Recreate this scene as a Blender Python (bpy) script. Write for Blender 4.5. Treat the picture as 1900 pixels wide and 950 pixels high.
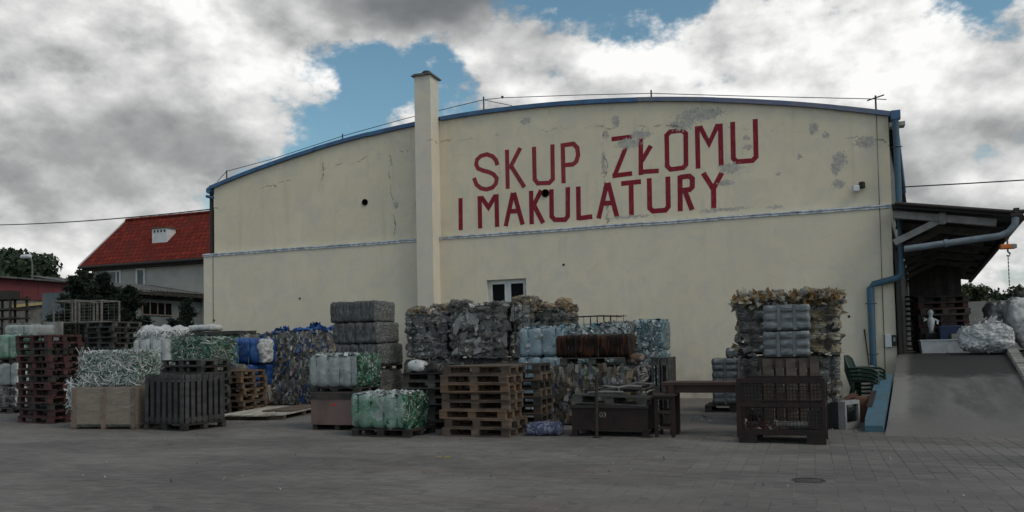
import bpy, bmesh, math, random
import numpy as np
from math import sin, cos, pi, radians, sqrt, exp
from mathutils import Vector, Matrix, noise
from mathutils.geometry import tessellate_polygon

for o in list(bpy.data.objects):
    bpy.data.objects.remove(o)
SC = bpy.context.scene
COL = SC.collection

# ------------------------------------------------------------------ camera
cam = bpy.data.cameras.new('camera')
cam.sensor_width = 36.0
cam.lens = 1500 / 1900 * 36
cam.shift_y = 103 / 1900
cam.clip_end = 3000
camo = bpy.data.objects.new('camera', cam)
COL.objects.link(camo)
yaw, pit, rol = radians(20.2), radians(2.4), radians(1.2)
fw = Vector((-sin(yaw) * cos(pit), cos(yaw) * cos(pit), sin(pit)))
r0 = Vector((cos(yaw), sin(yaw), 0))
u0 = r0.cross(fw)
rt = r0 * cos(rol) - u0 * sin(rol)
up = u0 * cos(rol) + r0 * sin(rol)
mx = Matrix((rt, up, -fw)).transposed().to_4x4()
mx.translation = Vector((0, -22, 1.5))
camo.matrix_world = mx
SC.camera = camo

# ------------------------------------------------------------------ sky with broken cumulus
W = bpy.data.worlds.new('World')
SC.world = W
W.use_nodes = True
NT = W.node_tree
NT.nodes.clear()
SUN_AZ, SUN_EL = 108.0, 48.0          # compass-like: degrees from +Y towards +X


class NB:
    """small helper to write node trees as expressions"""
    def __init__(s, nt):
        s.nt = nt

    def n(s, kind, **kw):
        nd = s.nt.nodes.new(kind)
        for k, v in kw.items():
            setattr(nd, k, v)
        return nd

    def put(s, sock, v):
        if isinstance(v, bpy.types.NodeSocket):
            s.nt.links.new(v, sock)
        else:
            sock.default_value = v

    def m(s, op, a, b=None, c=None, clamp=False):
        nd = s.n('ShaderNodeMath', operation=op, use_clamp=clamp)
        s.put(nd.inputs[0], a)
        if b is not None:
            s.put(nd.inputs[1], b)
        if c is not None:
            s.put(nd.inputs[2], c)
        return nd.outputs[0]

    def v(s, op, a, b=None, out=0):
        nd = s.n('ShaderNodeVectorMath', operation=op)
        s.put(nd.inputs[0], a)
        if b is not None:
            s.put(nd.inputs[1], b)
        return nd.outputs['Value'] if out else nd.outputs[0]

    def noise(s, vec, scale, detail=6, rough=.55, dist=0, col=False):
        nd = s.n('ShaderNodeTexNoise')
        s.put(nd.inputs['Vector'], vec)
        nd.inputs['Scale'].default_value = scale
        nd.inputs['Detail'].default_value = detail
        nd.inputs['Roughness'].default_value = rough
        nd.inputs['Distortion'].default_value = dist
        return nd.outputs['Color' if col else 'Fac']

    def rng(s, v, a, b, c=0.0, d=1.0, smooth=True):
        nd = s.n('ShaderNodeMapRange', interpolation_type='SMOOTHSTEP' if smooth else 'LINEAR')
        s.put(nd.inputs[0], v)
        for i, q in enumerate((a, b, c, d)):
            nd.inputs[i + 1].default_value = q
        return nd.outputs[0]

    def mix(s, f, a, b, mode='MIX'):
        nd = s.n('ShaderNodeMix', data_type='RGBA', blend_type=mode)
        s.put(nd.inputs[0], f)
        s.put(nd.inputs[6], a if isinstance(a, bpy.types.NodeSocket) else (*a[:3], 1))
        s.put(nd.inputs[7], b if isinstance(b, bpy.types.NodeSocket) else (*b[:3], 1))
        return nd.outputs[2]

    def comb(s, x, y, z):
        nd = s.n('ShaderNodeCombineXYZ')
        for i, q in enumerate((x, y, z)):
            s.put(nd.inputs[i], q)
        return nd.outputs[0]

    def sep(s, vec):
        nd = s.n('ShaderNodeSeparateXYZ')
        s.put(nd.inputs[0], vec)
        return nd.outputs

    def ramp(s, f, stops, const=False):
        nd = s.n('ShaderNodeValToRGB')
        s.put(nd.inputs[0], f)
        cr = nd.color_ramp
        cr.interpolation = 'CONSTANT' if const else 'LINEAR'
        while len(cr.elements) < len(stops):
            cr.elements.new(.5)
        for e, (p, c) in zip(cr.elements, stops):
            e.position = p
            e.color = (*c[:3], 1)
        return nd.outputs[0]


w = NB(NT)
sky = w.n('ShaderNodeTexSky', sky_type='NISHITA', sun_disc=False)
sky.sun_elevation = radians(SUN_EL)
sky.sun_rotation = radians(SUN_AZ)
sky.air_density = 1.0
sky.dust_density = 1.2
dirv = w.v('NORMALIZE', w.n('ShaderNodeTexCoord').outputs['Generated'])
dx, dy, dz = w.sep(dirv)
azd = w.m('MULTIPLY', w.m('ARCTAN2', dx, dy), 180 / pi)
eld = w.m('MULTIPLY', w.m('ARCSINE', dz), 180 / pi)
stretch = w.v('MULTIPLY', dirv, (1, 1, 1.6))
warpc = w.noise(stretch, 8, 3, .6, 0, True)
warp = w.v('MULTIPLY', w.v('SUBTRACT', warpc, (.5, .5, .5)), (9, 6, 0))
ae = w.v('ADD', w.comb(azd, eld, 0), warp)


def field(blobs):
    tot = None
    for (a, e, sa, se, wt) in blobs:
        q = w.v('MULTIPLY', w.v('SUBTRACT', ae, (a, e, 0)), (1 / sa, 1 / se, 0))
        g = w.m('MULTIPLY', w.m('EXPONENT', w.m('MULTIPLY', w.v('DOT_PRODUCT', q, q, 1), -1)), wt)
        tot = g if tot is None else w.m('ADD', tot, g)
    return tot


# where the clouds of that afternoon stood: azimuth, elevation, spread, spread, amount
cover = field([(-46, 14, 13, 8, .60), (-6, 13, 16, 6.5, .62), (-26, 24, 9.5, 3.0, .9), (-49, 6, 10, 3.5, .42), (-16.5, 15.5, 6, 4, .42), (-20, 9, 8, 3, .3),
               (4, 5, 12, 5, .35), (-38, 23, 9, 4, .4), (7, 17, 5, 5, .4), (-3, 18, 4.5, 3, .32), (10.5, 14.5, 4, 3.5, .4),
               (-30.4, 17.0, 3.3, 3.5, -.85), (-33, 11, 4.5, 2.4, -.6), (-23.5, 19.5, 2.6, 2.8, -.6),
               (-13, 23.4, 8, 1.6, -1.0), (10.8, 21.5, 2.4, 2.4, -.9), (-38.5, 9.3, 4.5, 1.3, -.6), (-47, 3, 7, 1.2, -.35), (8, 4.3, 8, .8, -.3)])
dark = field([(-45, 13.4, 12, 3.4, .62), (-25.5, 23.8, 9.5, 2.3, 1.25), (6, 11.5, 8, 2.2, .55), (2, 8.8, 8, 1.6, .35), (-53, 21, 5, 2.2, .25), (-48, 10.0, 8, 1.8, .25), (-17.5, 21.0, 3, 2, .35)])
brt = field([(-41, 21.3, 9, 2.6, .36), (-9, 19.5, 9, 2.4, .5), (-2, 14, 10, 4, .2), (5, 18, 5, 3, .5), (-36.5, 17, 3, 3, .35), (-50, 6.2, 7, 1.4, .3), (-38, 6, 5, 1.5, .2), (8, 6, 6, 1.2, .25)])
n1 = w.noise(stretch, 10, 9, .62)
n1u = w.noise(w.v('ADD', stretch, (0.014, -0.003, 0.040)), 10, 3, .5)
n1s = w.noise(stretch, 10, 3, .5)
base = w.m('ADD', cover, w.m('MULTIPLY', w.m('SUBTRACT', n1, .47), 2.0))
alpha = w.rng(base, -.05, .27)
shade = w.m('ADD', w.m('MULTIPLY', w.m('SUBTRACT', n1s, n1u), 1.25), w.m('MULTIPLY', w.m('SUBTRACT', n1, n1s), 1.25))
# smooth flat bases where the cloud is dark, billows where it is bright
shade = w.m('MULTIPLY', shade, w.m('SUBTRACT', 1.0, w.m('MULTIPLY', w.m('MINIMUM', dark, 1.0), .7)))
lum = w.m('ADD', w.m('SUBTRACT', w.m('ADD', .755, shade), w.m('MULTIPLY', dark, .46)), w.m('MULTIPLY', brt, .45))
cloudc = w.ramp(lum, [(0.0, (.10, .113, .122)), (.25, (.195, .207, .215)), (.5, (.38, .388, .39)), (.75, (.66, .665, .66)), (1.0, (.99, .985, .97))])
SKYK = 10.0
cloudc = w.v('SCALE', cloudc)
cloudc.node.inputs['Scale'].default_value = SKYK * 1.0
blue = w.mix(w.rng(eld, 15, 0, .0, .8), w.mix(1.0, sky.outputs[0], (.95, 1.2, 1.08), 'MULTIPLY'), (4.9, 5.2, 5.3))
final = w.mix(alpha, blue, cloudc)
SC.cycles.max_bounces = 6
SC.cycles.diffuse_bounces = 3
SC.cycles.glossy_bounces = 2
bg = w.n('ShaderNodeBackground')
bg.inputs['Strength'].default_value = 0.1
NT.links.new(final, bg.inputs['Color'])
NT.links.new(bg.outputs[0], w.n('ShaderNodeOutputWorld').inputs['Surface'])

# ------------------------------------------------------------------ sun behind thin cloud
sl = bpy.data.lights.new('sun', 'SUN')
sl.energy = 0.95
sl.angle = radians(24)
sl.color = (1.0, .87, .70)
so = bpy.data.objects.new('sun', sl)
COL.objects.link(so)
sd = Vector((sin(radians(SUN_AZ)) * cos(radians(SUN_EL)), cos(radians(SUN_AZ)) * cos(radians(SUN_EL)), sin(radians(SUN_EL))))
so.rotation_euler = sd.to_track_quat('Z', 'Y').to_euler()
so.location = sd * 60
SC.view_settings.view_transform = 'Standard'
SC.view_settings.look = 'None'
SC.view_settings.gamma = 1
SC.view_settings.exposure = 0.0
SC.view_settings.use_curve_mapping = False

# ------------------------------------------------------------------ materials
MATS = {}


def newmat(name):
    m = bpy.data.materials.new(name)
    m.use_nodes = True
    nt = m.node_tree
    b = nt.nodes['Principled BSDF']
    return m, NB(nt), b


def pm(name, col, col2=None, rough=.8, scale=4.0, fine=45.0, bump=.15, metal=0.0, spec=.4, rnd=0.0, stretch=(1, 1, 1), fvar=.25, island=0.0, lo=.35, hi=.65, bdist=.02):
    """two-tone noisy material; rnd = tint change per object, island = per loose piece"""
    if name in MATS:
        return MATS[name]
    m, q, b = newmat(name)
    pos = q.v('MULTIPLY', q.n('ShaderNodeNewGeometry').outputs['Position'], stretch)
    col2 = col2 or tuple(c * .7 for c in col)
    f = q.rng(q.noise(pos, scale, 5, .6, .3), lo, hi)
    c = q.mix(f, col, col2)
    fn = q.noise(pos, fine, 4, .65)
    k = q.m('ADD', q.m('MULTIPLY', fn, 2 * fvar), 1 - fvar)
    if rnd:
        k = q.m('MULTIPLY', k, q.m('ADD', q.m('MULTIPLY', q.n('ShaderNodeObjectInfo').outputs['Random'], 2 * rnd), 1 - rnd))
    if island:
        k = q.m('MULTIPLY', k, q.m('ADD', q.m('MULTIPLY', q.n('ShaderNodeNewGeometry').outputs['Random Per Island'], 2 * island), 1 - island))
    cc = q.v('SCALE', c)
    q.put(cc.node.inputs['Scale'], k)
    q.put(b.inputs['Base Color'], cc)
    b.inputs['Roughness'].default_value = rough
    b.inputs['Metallic'].default_value = metal
    b.inputs['Specular IOR Level'].default_value = spec
    if bump:
        bn = q.n('ShaderNodeBump')
        bn.inputs['Strength'].default_value = bump
        bn.inputs['Distance'].default_value = bdist
        q.put(bn.inputs['Height'], fn)
        q.put(b.inputs['Normal'], bn.outputs[0])
    MATS[name] = m
    return m


def chipmat(name, pal, rough=.3, spec=.5, thin=0.0):
    """loose bits, each with one colour of a palette"""
    if name in MATS:
        return MATS[name]
    m, q, b = newmat(name)
    n = len(pal)
    r = q.n('ShaderNodeNewGeometry').outputs['Random Per Island']
    c = q.ramp(r, [(i / n, p) for i, p in enumerate(pal)], True)
    pos = q.n('ShaderNodeNewGeometry').outputs['Position']
    k = q.m('ADD', q.m('MULTIPLY', q.noise(pos, 30, 3), .9), .5)
    cc = q.v('SCALE', c)
    q.put(cc.node.inputs['Scale'], k)
    q.put(b.inputs['Base Color'], cc)
    b.inputs['Roughness'].default_value = rough
    b.inputs['Specular IOR Level'].default_value = spec
    if thin:            # thin film lets light through
        tr = q.n('ShaderNodeBsdfTranslucent')
        q.put(tr.inputs['Color'], cc)
        mx_ = q.n('ShaderNodeMixShader')
        mx_.inputs[0].default_value = thin
        q.nt.links.new(b.outputs[0], mx_.inputs[1])
        q.nt.links.new(tr.outputs[0], mx_.inputs[2])
        q.nt.links.new(mx_.outputs[0], q.nt.nodes['Material Output'].inputs['Surface'])
    MATS[name] = m
    return m


def coremat(name, pal, cell=14, rough=.4, warp=.12, stretch=(1, 1, 1), bump=.7, spec=.5):
    """pressed waste: crumpled patches in palette colours"""
    if name in MATS:
        return MATS[name]
    m, q, b = newmat(name)
    pos = q.v('MULTIPLY', q.n('ShaderNodeNewGeometry').outputs['Position'], stretch)
    wv = q.v('MULTIPLY', q.v('SUBTRACT', q.noise(pos, 7, 4, .6, 0, True), (.5, .5, .5)), (warp * 3, warp * 3, warp * 3))
    p2 = q.v('ADD', pos, wv)
    vo = q.n('ShaderNodeTexVoronoi')
    vo.inputs['Scale'].default_value = cell
    q.put(vo.inputs['Vector'], p2)
    r = q.sep(vo.outputs['Color'])[0]
    n = len(pal)
    c = q.ramp(r, [(i / n, p) for i, p in enumerate(pal)], True)
    fn = q.noise(p2, 26, 6, .65, .6)
    k = q.m('ADD', q.m('MULTIPLY', fn, 1.1), .42)
    cc = q.v('SCALE', c)
    q.put(cc.node.inputs['Scale'], k)
    q.put(b.inputs['Base Color'], cc)
    b.inputs['Roughness'].default_value = rough
    b.inputs['Specular IOR Level'].default_value = spec
    h = q.m('ADD', q.m('MULTIPLY', fn, .8), q.m('MULTIPLY', vo.outputs['Distance'], .8))
    bn = q.n('ShaderNodeBump')
    bn.inputs['Strength'].default_value = bump
    bn.inputs['Distance'].default_value = .05
    q.put(bn.inputs['Height'], h)
    q.put(b.inputs['Normal'], bn.outputs[0])
    MATS[name] = m
    return m


# ------------------------------------------------------------------ mesh helpers
class MB:
    def __init__(s):
        s.v, s.f, s.m, s.sm = [], [], [], []

    def add(s, vs, fs, mi=0, smooth=False):
        o = len(s.v)
        s.v.extend([tuple(p) for p in vs])
        for f in fs:
            s.f.append([o + i for i in f])
            s.m.append(mi)
            s.sm.append(smooth)

    def box(s, c, size, rz=0, mi=0, rx=0, ry=0):
        hx, hy, hz = (q / 2 for q in size)
        M = Matrix.Rotation(rz, 3, 'Z') @ Matrix.Rotation(ry, 3, 'Y') @ Matrix.Rotation(rx, 3, 'X')
        vs = [Vector(c) + M @ Vector((a * hx, b * hy, d * hz)) for a in (-1, 1) for b in (-1, 1) for d in (-1, 1)]
        s.add(vs, [(0, 1, 3, 2), (4, 6, 7, 5), (0, 4, 5, 1), (2, 3, 7, 6), (0, 2, 6, 4), (1, 5, 7, 3)], mi)
        return s

    def bbox(s, x0, x1, y0, y1, z0, z1, mi=0):
        return s.box(((x0 + x1) / 2, (y0 + y1) / 2, (z0 + z1) / 2), (x1 - x0, y1 - y0, z1 - z0), 0, mi)

    def tube(s, pts, r, n=8, mi=0, cap=True, rr=None):
        pts = [Vector(p) for p in pts]
        rings = []
        for i, p in enumerate(pts):
            a = pts[max(i - 1, 0)]
            b = pts[min(i + 1, len(pts) - 1)]
            t = (b - a).normalized()
            u = t.cross(Vector((0, 0, 1)))
            if u.length < .05:
                u = t.cross(Vector((0, 1, 0)))
            u.normalize()
            vv = t.cross(u)
            ra = rr[i] if rr else r
            if 0 < i < len(pts) - 1:
                cs = (pts[i] - pts[i - 1]).normalized().dot(t)
                ra = ra / max(.6, cs)
            rings.append([p + (u * cos(2 * pi * k / n) + vv * sin(2 * pi * k / n)) * ra for k in range(n)])
        vs = [p for rg in rings for p in rg]
        fs = [(i * n + k, i * n + (k + 1) % n, (i + 1) * n + (k + 1) % n, (i + 1) * n + k) for i in range(len(pts) - 1) for k in range(n)]
        s.add(vs, fs, mi, True)
        if cap:
            s.add(rings[0], [list(range(n))], mi)
            s.add(rings[-1], [list(range(n))[::-1]], mi)
        return s

    def lathe(s, prof, c=(0, 0, 0), n=16, mi=0, smooth=True):
        vs = [(c[0] + r * cos(2 * pi * k / n), c[1] + r * sin(2 * pi * k / n), c[2] + z) for r, z in prof for k in range(n)]
        fs = [(i * n + k, i * n + (k + 1) % n, (i + 1) * n + (k + 1) % n, (i + 1) * n + k) for i in range(len(prof) - 1) for k in range(n)]
        s.add(vs, fs, mi, smooth)
        return s

    def prism(s, poly, y0, y1, holes=(), mi=0):
        """polygon in X-Z with holes, pushed from y0 (front) to y1"""
        loops = [list(poly)] + [list(h) for h in holes]
        flat = [p for l in loops for p in l]
        tris = tessellate_polygon([[Vector((p[0], p[1], 0)) for p in l] for l in loops])
        for y, fl in ((y0, 0), (y1, 1)):
            s.add([(p[0], y, p[1]) for p in flat], [t if not fl else t[::-1] for t in tris], mi)
        for l in loops:
            n = len(l)
            s.add([(p[0], y0, p[1]) for p in l] + [(p[0], y1, p[1]) for p in l], [(i, (i + 1) % n, n + (i + 1) % n, n + i) for i in range(n)], mi)
        return s

    def mesh(s, name, mats):
        me = bpy.data.meshes.new(name)
        me.from_pydata(s.v, [], s.f)
        for m in (mats if isinstance(mats, (list, tuple)) else [mats]):
            me.materials.append(m)
        me.polygons.foreach_set('material_index', s.m)
        me.polygons.foreach_set('use_smooth', s.sm)
        bm = bmesh.new()
        bm.from_mesh(me)
        bmesh.ops.recalc_face_normals(bm, faces=bm.faces)
        bm.to_mesh(me)
        bm.free()
        return me

    def build(s, name, mats, parent=None, loc=None, rz=0, bevel=0):
        o = bpy.data.objects.new(name, s.mesh(name, mats))
        COL.objects.link(o)
        o.parent = parent
        if loc is not None:
            o.location = loc
        o.rotation_euler.z = rz
        if bevel:
            b = o.modifiers.new('bevel', 'BEVEL')
            b.width = bevel
            b.segments = 2
            b.limit_method = 'ANGLE'
        return o


def tag(o, label=None, cat=None, group=None, kind=None):
    for k, v in (('label', label), ('category', cat), ('group', group), ('kind', kind)):
        if v:
            o[k] = v
    return o


def thing(name, label, cat, loc=(0, 0, 0), rz=0, group=None):
    o = bpy.data.objects.new(name, None)
    COL.objects.link(o)
    o.empty_display_size = .2
    o.location = loc
    o.rotation_euler.z = rz
    return tag(o, label, cat, group)


def link_copy(name, me, parent, loc=(0, 0, 0), rot=(0, 0, 0)):
    o = bpy.data.objects.new(name, me)
    COL.objects.link(o)
    o.parent = parent
    o.location = loc
    o.rotation_euler = rot
    return o


def npmesh(name, V, F, mats, parent=None, loc=None, rz=0, smooth=False, kind=None):
    me = bpy.data.meshes.new(name)
    me.from_pydata(np.asarray(V).tolist(), [], np.asarray(F).tolist())
    for m in (mats if isinstance(mats, (list, tuple)) else [mats]):
        me.materials.append(m)
    if smooth:
        me.polygons.foreach_set('use_smooth', [True] * len(me.polygons))
    o = bpy.data.objects.new(name, me)
    COL.objects.link(o)
    o.parent = parent
    if loc is not None:
        o.location = loc
    o.rotation_euler.z = rz
    if kind:
        o['kind'] = kind
    return o


def fb(p, s, seed=0.0, oct=3):
    v, a, t = 0.0, 1.0, 0.0
    q = Vector((p[0] * s + seed * 7.31, p[1] * s - seed * 3.7, p[2] * s + seed * 1.9))
    for _ in range(oct):
        v += a * noise.noise(q)
        t += a
        a *= .5
        q = q * 2.03
    return v / t


random.seed(7)
RNG = np.random.default_rng(11)

# ================================================================== MATERIALS OF THE PLACE
wood_brown = pm('wood_brown', (.135, .094, .070), (.070, .052, .041), .85, 3, 60, .25, rnd=.28, stretch=(1, 1, 3))
wood_orange = pm('wood_orange', (.165, .100, .062), (.10, .064, .043), .85, 3, 60, .25, rnd=.25, stretch=(1, 1, 3))
wood_grey = pm('wood_grey', (.082, .078, .075), (.042, .040, .039), .9, 3, 60, .25, rnd=.25, stretch=(1, 1, 3))
wood_dark = pm('wood_dark', (.046, .040, .036), (.022, .020, .019), .9, 3, 60, .25, rnd=.3, stretch=(1, 1, 3))
wood_red = pm('wood_red', (.078, .027, .027), (.040, .019, .019), .8, 3, 50, .2, rnd=.3, stretch=(1, 1, 3))
wood_old = pm('wood_old', (.105, .082, .068), (.058, .047, .041), .9, 3, 60, .25, rnd=.2, stretch=(1, 1, 3))
wood_slate = pm('wood_slate', (.060, .059, .059), (.034, .033, .034), .9, 3, 60, .25, rnd=.25, stretch=(1, 1, 3))
wood_table = pm('wood_table', (.062, .023, .021), (.032, .015, .014), .6, 3, 50, .15, rnd=.15)
plywood = pm('plywood', (.22, .165, .115), (.165, .125, .092), .6, 2, 40, .1, stretch=(1, 1, 6), fvar=.15)
plank_white = pm('plank_white', (.42, .40, .36), (.22, .20, .17), .8, 5, 40, .2, rnd=.15)
steel_rust = pm('steel_rust', (.026, .011, .010), (.011, .007, .007), .7, 6, 60, .25, rnd=.1)
steel_dark = pm('steel_dark', (.022, .021, .02), (.035, .023, .018), .65, 8, 60, .2)
steel_grey = pm('steel_grey', (.16, .16, .155), (.09, .085, .08), .55, 8, 60, .15)
zinc = pm('zinc', (.62, .64, .66), (.30, .33, .37), .38, 7, 50, .08, metal=.35, stretch=(1, 1, 1))
blue_sheet = pm('blue_sheet', (.055, .15, .29), (.05, .10, .20), .5, 3, 25, .1, fvar=.3)
blue_pipe = pm('blue_pipe', (.032, .095, .155), (.045, .085, .12), .5, 3, 25, .1, fvar=.3)
blue_paint = pm('blue_paint', (.05, .13, .19), (.06, .10, .125), .6, 4, 40, .15, fvar=.18)
boom_paint = pm('boom_paint', (.17, .205, .235), (.12, .145, .17), .45, 4, 40, .05)
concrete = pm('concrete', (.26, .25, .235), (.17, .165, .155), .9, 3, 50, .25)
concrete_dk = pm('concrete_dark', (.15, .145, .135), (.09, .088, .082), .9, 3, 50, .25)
def rampmat():
    m, q, bb = newmat('concrete_ramp')
    pos = q.n('ShaderNodeNewGeometry').outputs['Position']
    x, y, z = q.sep(pos)
    u = q.m('SUBTRACT', x, q.m('MULTIPLY', y, .12))
    c = q.mix(q.rng(q.noise(q.v('MULTIPLY', pos, (2.2, .5, .5)), .9, 6, .65, .4), .36, .64), (.135, .129, .126), (.082, .079, .078))
    nz = q.noise(pos, 1.6, 7, .72, .6)
    # tyre-worn paths, a paler poured strip at the left and canopy shade painted into the upper part
    tr = q.rng(q.m('ABSOLUTE', q.m('SUBTRACT', q.m('ABSOLUTE', q.m('SUBTRACT', u, 3.3)), .62)), .05, .32)
    c = q.mix(q.m('MULTIPLY', q.m('SUBTRACT', 1.0, tr), .35), c, (.07, .068, .067))
    c = q.mix(q.m('MULTIPLY', q.rng(q.m('ADD', u, q.m('MULTIPLY', nz, .35)), 2.58, 2.40), .8), c, (.215, .208, .198))
    tar = q.rng(q.m('ADD', y, q.m('MULTIPLY', q.m('SUBTRACT', nz, .5), 3.2)), -3.7, -2.7)  # canopy shade painted into the upper ramp, not tar
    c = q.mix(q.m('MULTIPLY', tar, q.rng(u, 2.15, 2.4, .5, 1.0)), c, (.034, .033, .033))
    foot = q.rng(q.m('ADD', y, q.m('MULTIPLY', q.m('SUBTRACT', nz, .5), 2.5)), -6.0, -7.6)
    c = q.mix(q.m('MULTIPLY', foot, .85), c, (.135, .126, .119))
    c = q.mix(q.rng(q.noise(pos, 6, 5, .7), .6, .75, 0, .5), c, (.05, .048, .047))
    fn = q.noise(pos, 26, 8, .78)
    k = q.v('SCALE', c)
    q.put(k.node.inputs['Scale'], q.m('ADD', .5, q.m('MULTIPLY', fn, 1.0)))
    q.put(bb.inputs['Base Color'], k)
    bb.inputs['Roughness'].default_value = .85
    bb.inputs['Specular IOR Level'].default_value = .3
    bn = q.n('ShaderNodeBump')
    bn.inputs['Strength'].default_value = .3
    bn.inputs['Distance'].default_value = .012
    q.put(bn.inputs['Height'], fn)
    q.put(bb.inputs['Normal'], bn.outputs[0])
    return m


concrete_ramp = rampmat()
render_grey = pm('render_grey', (.42, .40, .365), (.35, .335, .31), .9, 1.5, 60, .15, fvar=.12)
shed_wall = pm('shed_wall', (.16, .185, .20), (.12, .14, .15), .85, 2, 40, .1)
barn_red = pm('barn_red', (.15, .030, .036), (.12, .026, .03), .7, 1, 30, .05)
asbestos = pm('asbestos', (.13, .13, .128), (.07, .07, .068), .9, 4, 30, .2)
white_paint = pm('white_paint', (.62, .63, .63), (.55, .56, .56), .45, 5, 40, .02, fvar=.05)
white_plastic = pm('white_plastic', (.62, .64, .66), (.5, .52, .54), .5, 5, 40, .05, fvar=.1)
black_rubber = pm('black_rubber', (.02, .02, .02), (.03, .03, .03), .7, 8, 40, .05)
wire_black = pm('wire_black', (.012, .012, .012), None, .6, 8, 40, 0)
bark = pm('bark', (.06, .045, .033), (.035, .028, .02), .95, 8, 40, .4)
leaf_dark = pm('leaf_dark', (.030, .050, .022), (.020, .034, .018), .75, 6, 40, 0, island=.45, fvar=.1)
leaf_mid = pm('leaf_mid', (.055, .075, .03), (.04, .055, .026), .75, 6, 40, 0, island=.45, fvar=.1)
needle = pm('needle', (.016, .028, .018), (.010, .018, .013), .8, 6, 40, 0, island=.4, fvar=.1)
green_plastic = pm('green_plastic', (.012, .034, .022), (.010, .028, .018), .4, 5, 40, .02, fvar=.08)
orange_plastic = pm('orange_plastic', (.6, .17, .03), (.5, .13, .03), .4, 5, 40, 0, fvar=.05)
grey_plastic = pm('grey_plastic', (.26, .26, .265), (.22, .22, .22), .45, 5, 40, .02, fvar=.08)
screen_glass = pm('screen_glass', (.012, .014, .014), None, .12, 5, 40, 0, fvar=.05)
dark_glass = pm('dark_glass', (.004, .005, .006), None, .06, 5, 40, 0, fvar=.05, spec=.06)
strap_mat = pm('strap_mat', (.05, .055, .05), None, .5, 5, 40, 0)
strap_light = pm('strap_light', (.32, .33, .33), None, .4, 5, 40, 0)
carton = pm('carton', (.15, .07, .045), (.11, .05, .035), .8, 4, 40, .1)


# the plaster of the hall: cream paint, stains, hairline cracks, flaked-off patches
def peel_group():
    g = bpy.data.node_groups.new('flaked_plaster', 'ShaderNodeTree')
    g.interface.new_socket('Mask', in_out='OUTPUT', socket_type='NodeSocketFloat')
    g.interface.new_socket('Crack', in_out='OUTPUT', socket_type='NodeSocketFloat')
    q = NB(g)
    out = q.n('NodeGroupOutput')
    pos = q.n('ShaderNodeNewGeometry').outputs['Position']
    pw = q.v('ADD', pos, q.v('MULTIPLY', q.v('SUBTRACT', q.noise(pos, 9, 6, .7, 0, True), (.5, .5, .5)), (.22, 0, .22)))
    tot = None
    for (x, z, rx, rz) in PEEL:
        d = q.v('LENGTH', q.v('MULTIPLY', q.v('SUBTRACT', pw, (x, 0, z)), (1 / (rx * .98), 0, 1 / (rz * .98))), None, 1)
        tot = d if tot is None else q.m('MINIMUM', tot, d)
    f = q.m('SUBTRACT', 1.05, tot)
    f = q.m('ADD', f, q.m('MULTIPLY', q.m('SUBTRACT', q.noise(pos, 15, 8, .8), .52), 3.3))
    f = q.m('MULTIPLY', q.rng(f, .10, .22), q.rng(tot, 1.9, 1.5))
    q.put(out.inputs[0], f)
    x, y, z = q.sep(pos)
    wob = q.m('MULTIPLY', q.m('SUBTRACT', q.noise(pos, 2.2, 6, .7), .5), .5)
    cr = None
    for (x0, z0, z1, lean) in [(-11.95, 5.0, 7.5, -.05), (-5.25, 4.85, 7.6, .0), (-14.6, 7.0, 7.5, .3)]:
        d = q.m('ABSOLUTE', q.m('SUBTRACT', q.m('ADD', x, wob), q.m('ADD', x0, q.m('MULTIPLY', q.m('SUBTRACT', z, z0), lean))))
        ln = q.m('MULTIPLY', q.rng(d, .022, .004), q.m('MULTIPLY', q.rng(z, z0 - .1, z0), q.rng(z, z1 + .1, z1)))
        cr = ln if cr is None else q.m('MAXIMUM', cr, ln)
    arch = q.m('SUBTRACT', 7.72, q.m('MULTIPLY', q.m('POWER', q.m('ADD', x, 8.4), 2.0), 1 / 80.2))
    d = q.m('ABSOLUTE', q.m('SUBTRACT', q.m('ADD', z, wob), arch))
    ln = q.m('MULTIPLY', q.rng(d, .03, .004), q.rng(q.noise(q.v('MULTIPLY', pos, (.5, 0, 0)), 1.4, 2), .47, .56))
    cr = q.m('MAXIMUM', cr, ln)
    cr = q.m('MULTIPLY', cr, q.rng(q.noise(pos, 5, 3), .38, .55))
    q.put(out.inputs[1], cr)
    return g


PEEL = [(-2.58,7.63,0.72,0.2),(-3.09,7.41,0.4,0.18),(-4.59,7.05,0.4,0.17),(-4.21,7.26,0.32,0.15),(-1.85,6.1,0.34,0.15),(-4.92,7.71,0.14,0.21),(-5.2,7.37,0.1,0.12),(-1.42,6.88,0.1,0.09),(-1.39,6.62,0.13,0.08),(0.86,6.06,0.21,0.23),(0.75,5.85,0.14,0.18),(0.81,5.44,0.18,0.15),(1.47,6.43,0.26,0.18),(0.56,6.72,0.1,0.09),(0.27,6.94,0.14,0.18),(-0.1,6.22,0.08,0.09),(-2.02,5.0,0.72,0.06),(-4.57,4.99,0.64,0.05),(-5.3,6.54,0.08,0.42),(-2.0,5.71,0.26,0.09),(-11.89,5.92,0.08,0.15),(-7.59,8.04,0.22,0.12),(-0.63,5.84,0.06,0.06),(-0.72,4.96,0.24,0.05)]
PEELG = peel_group()


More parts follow.
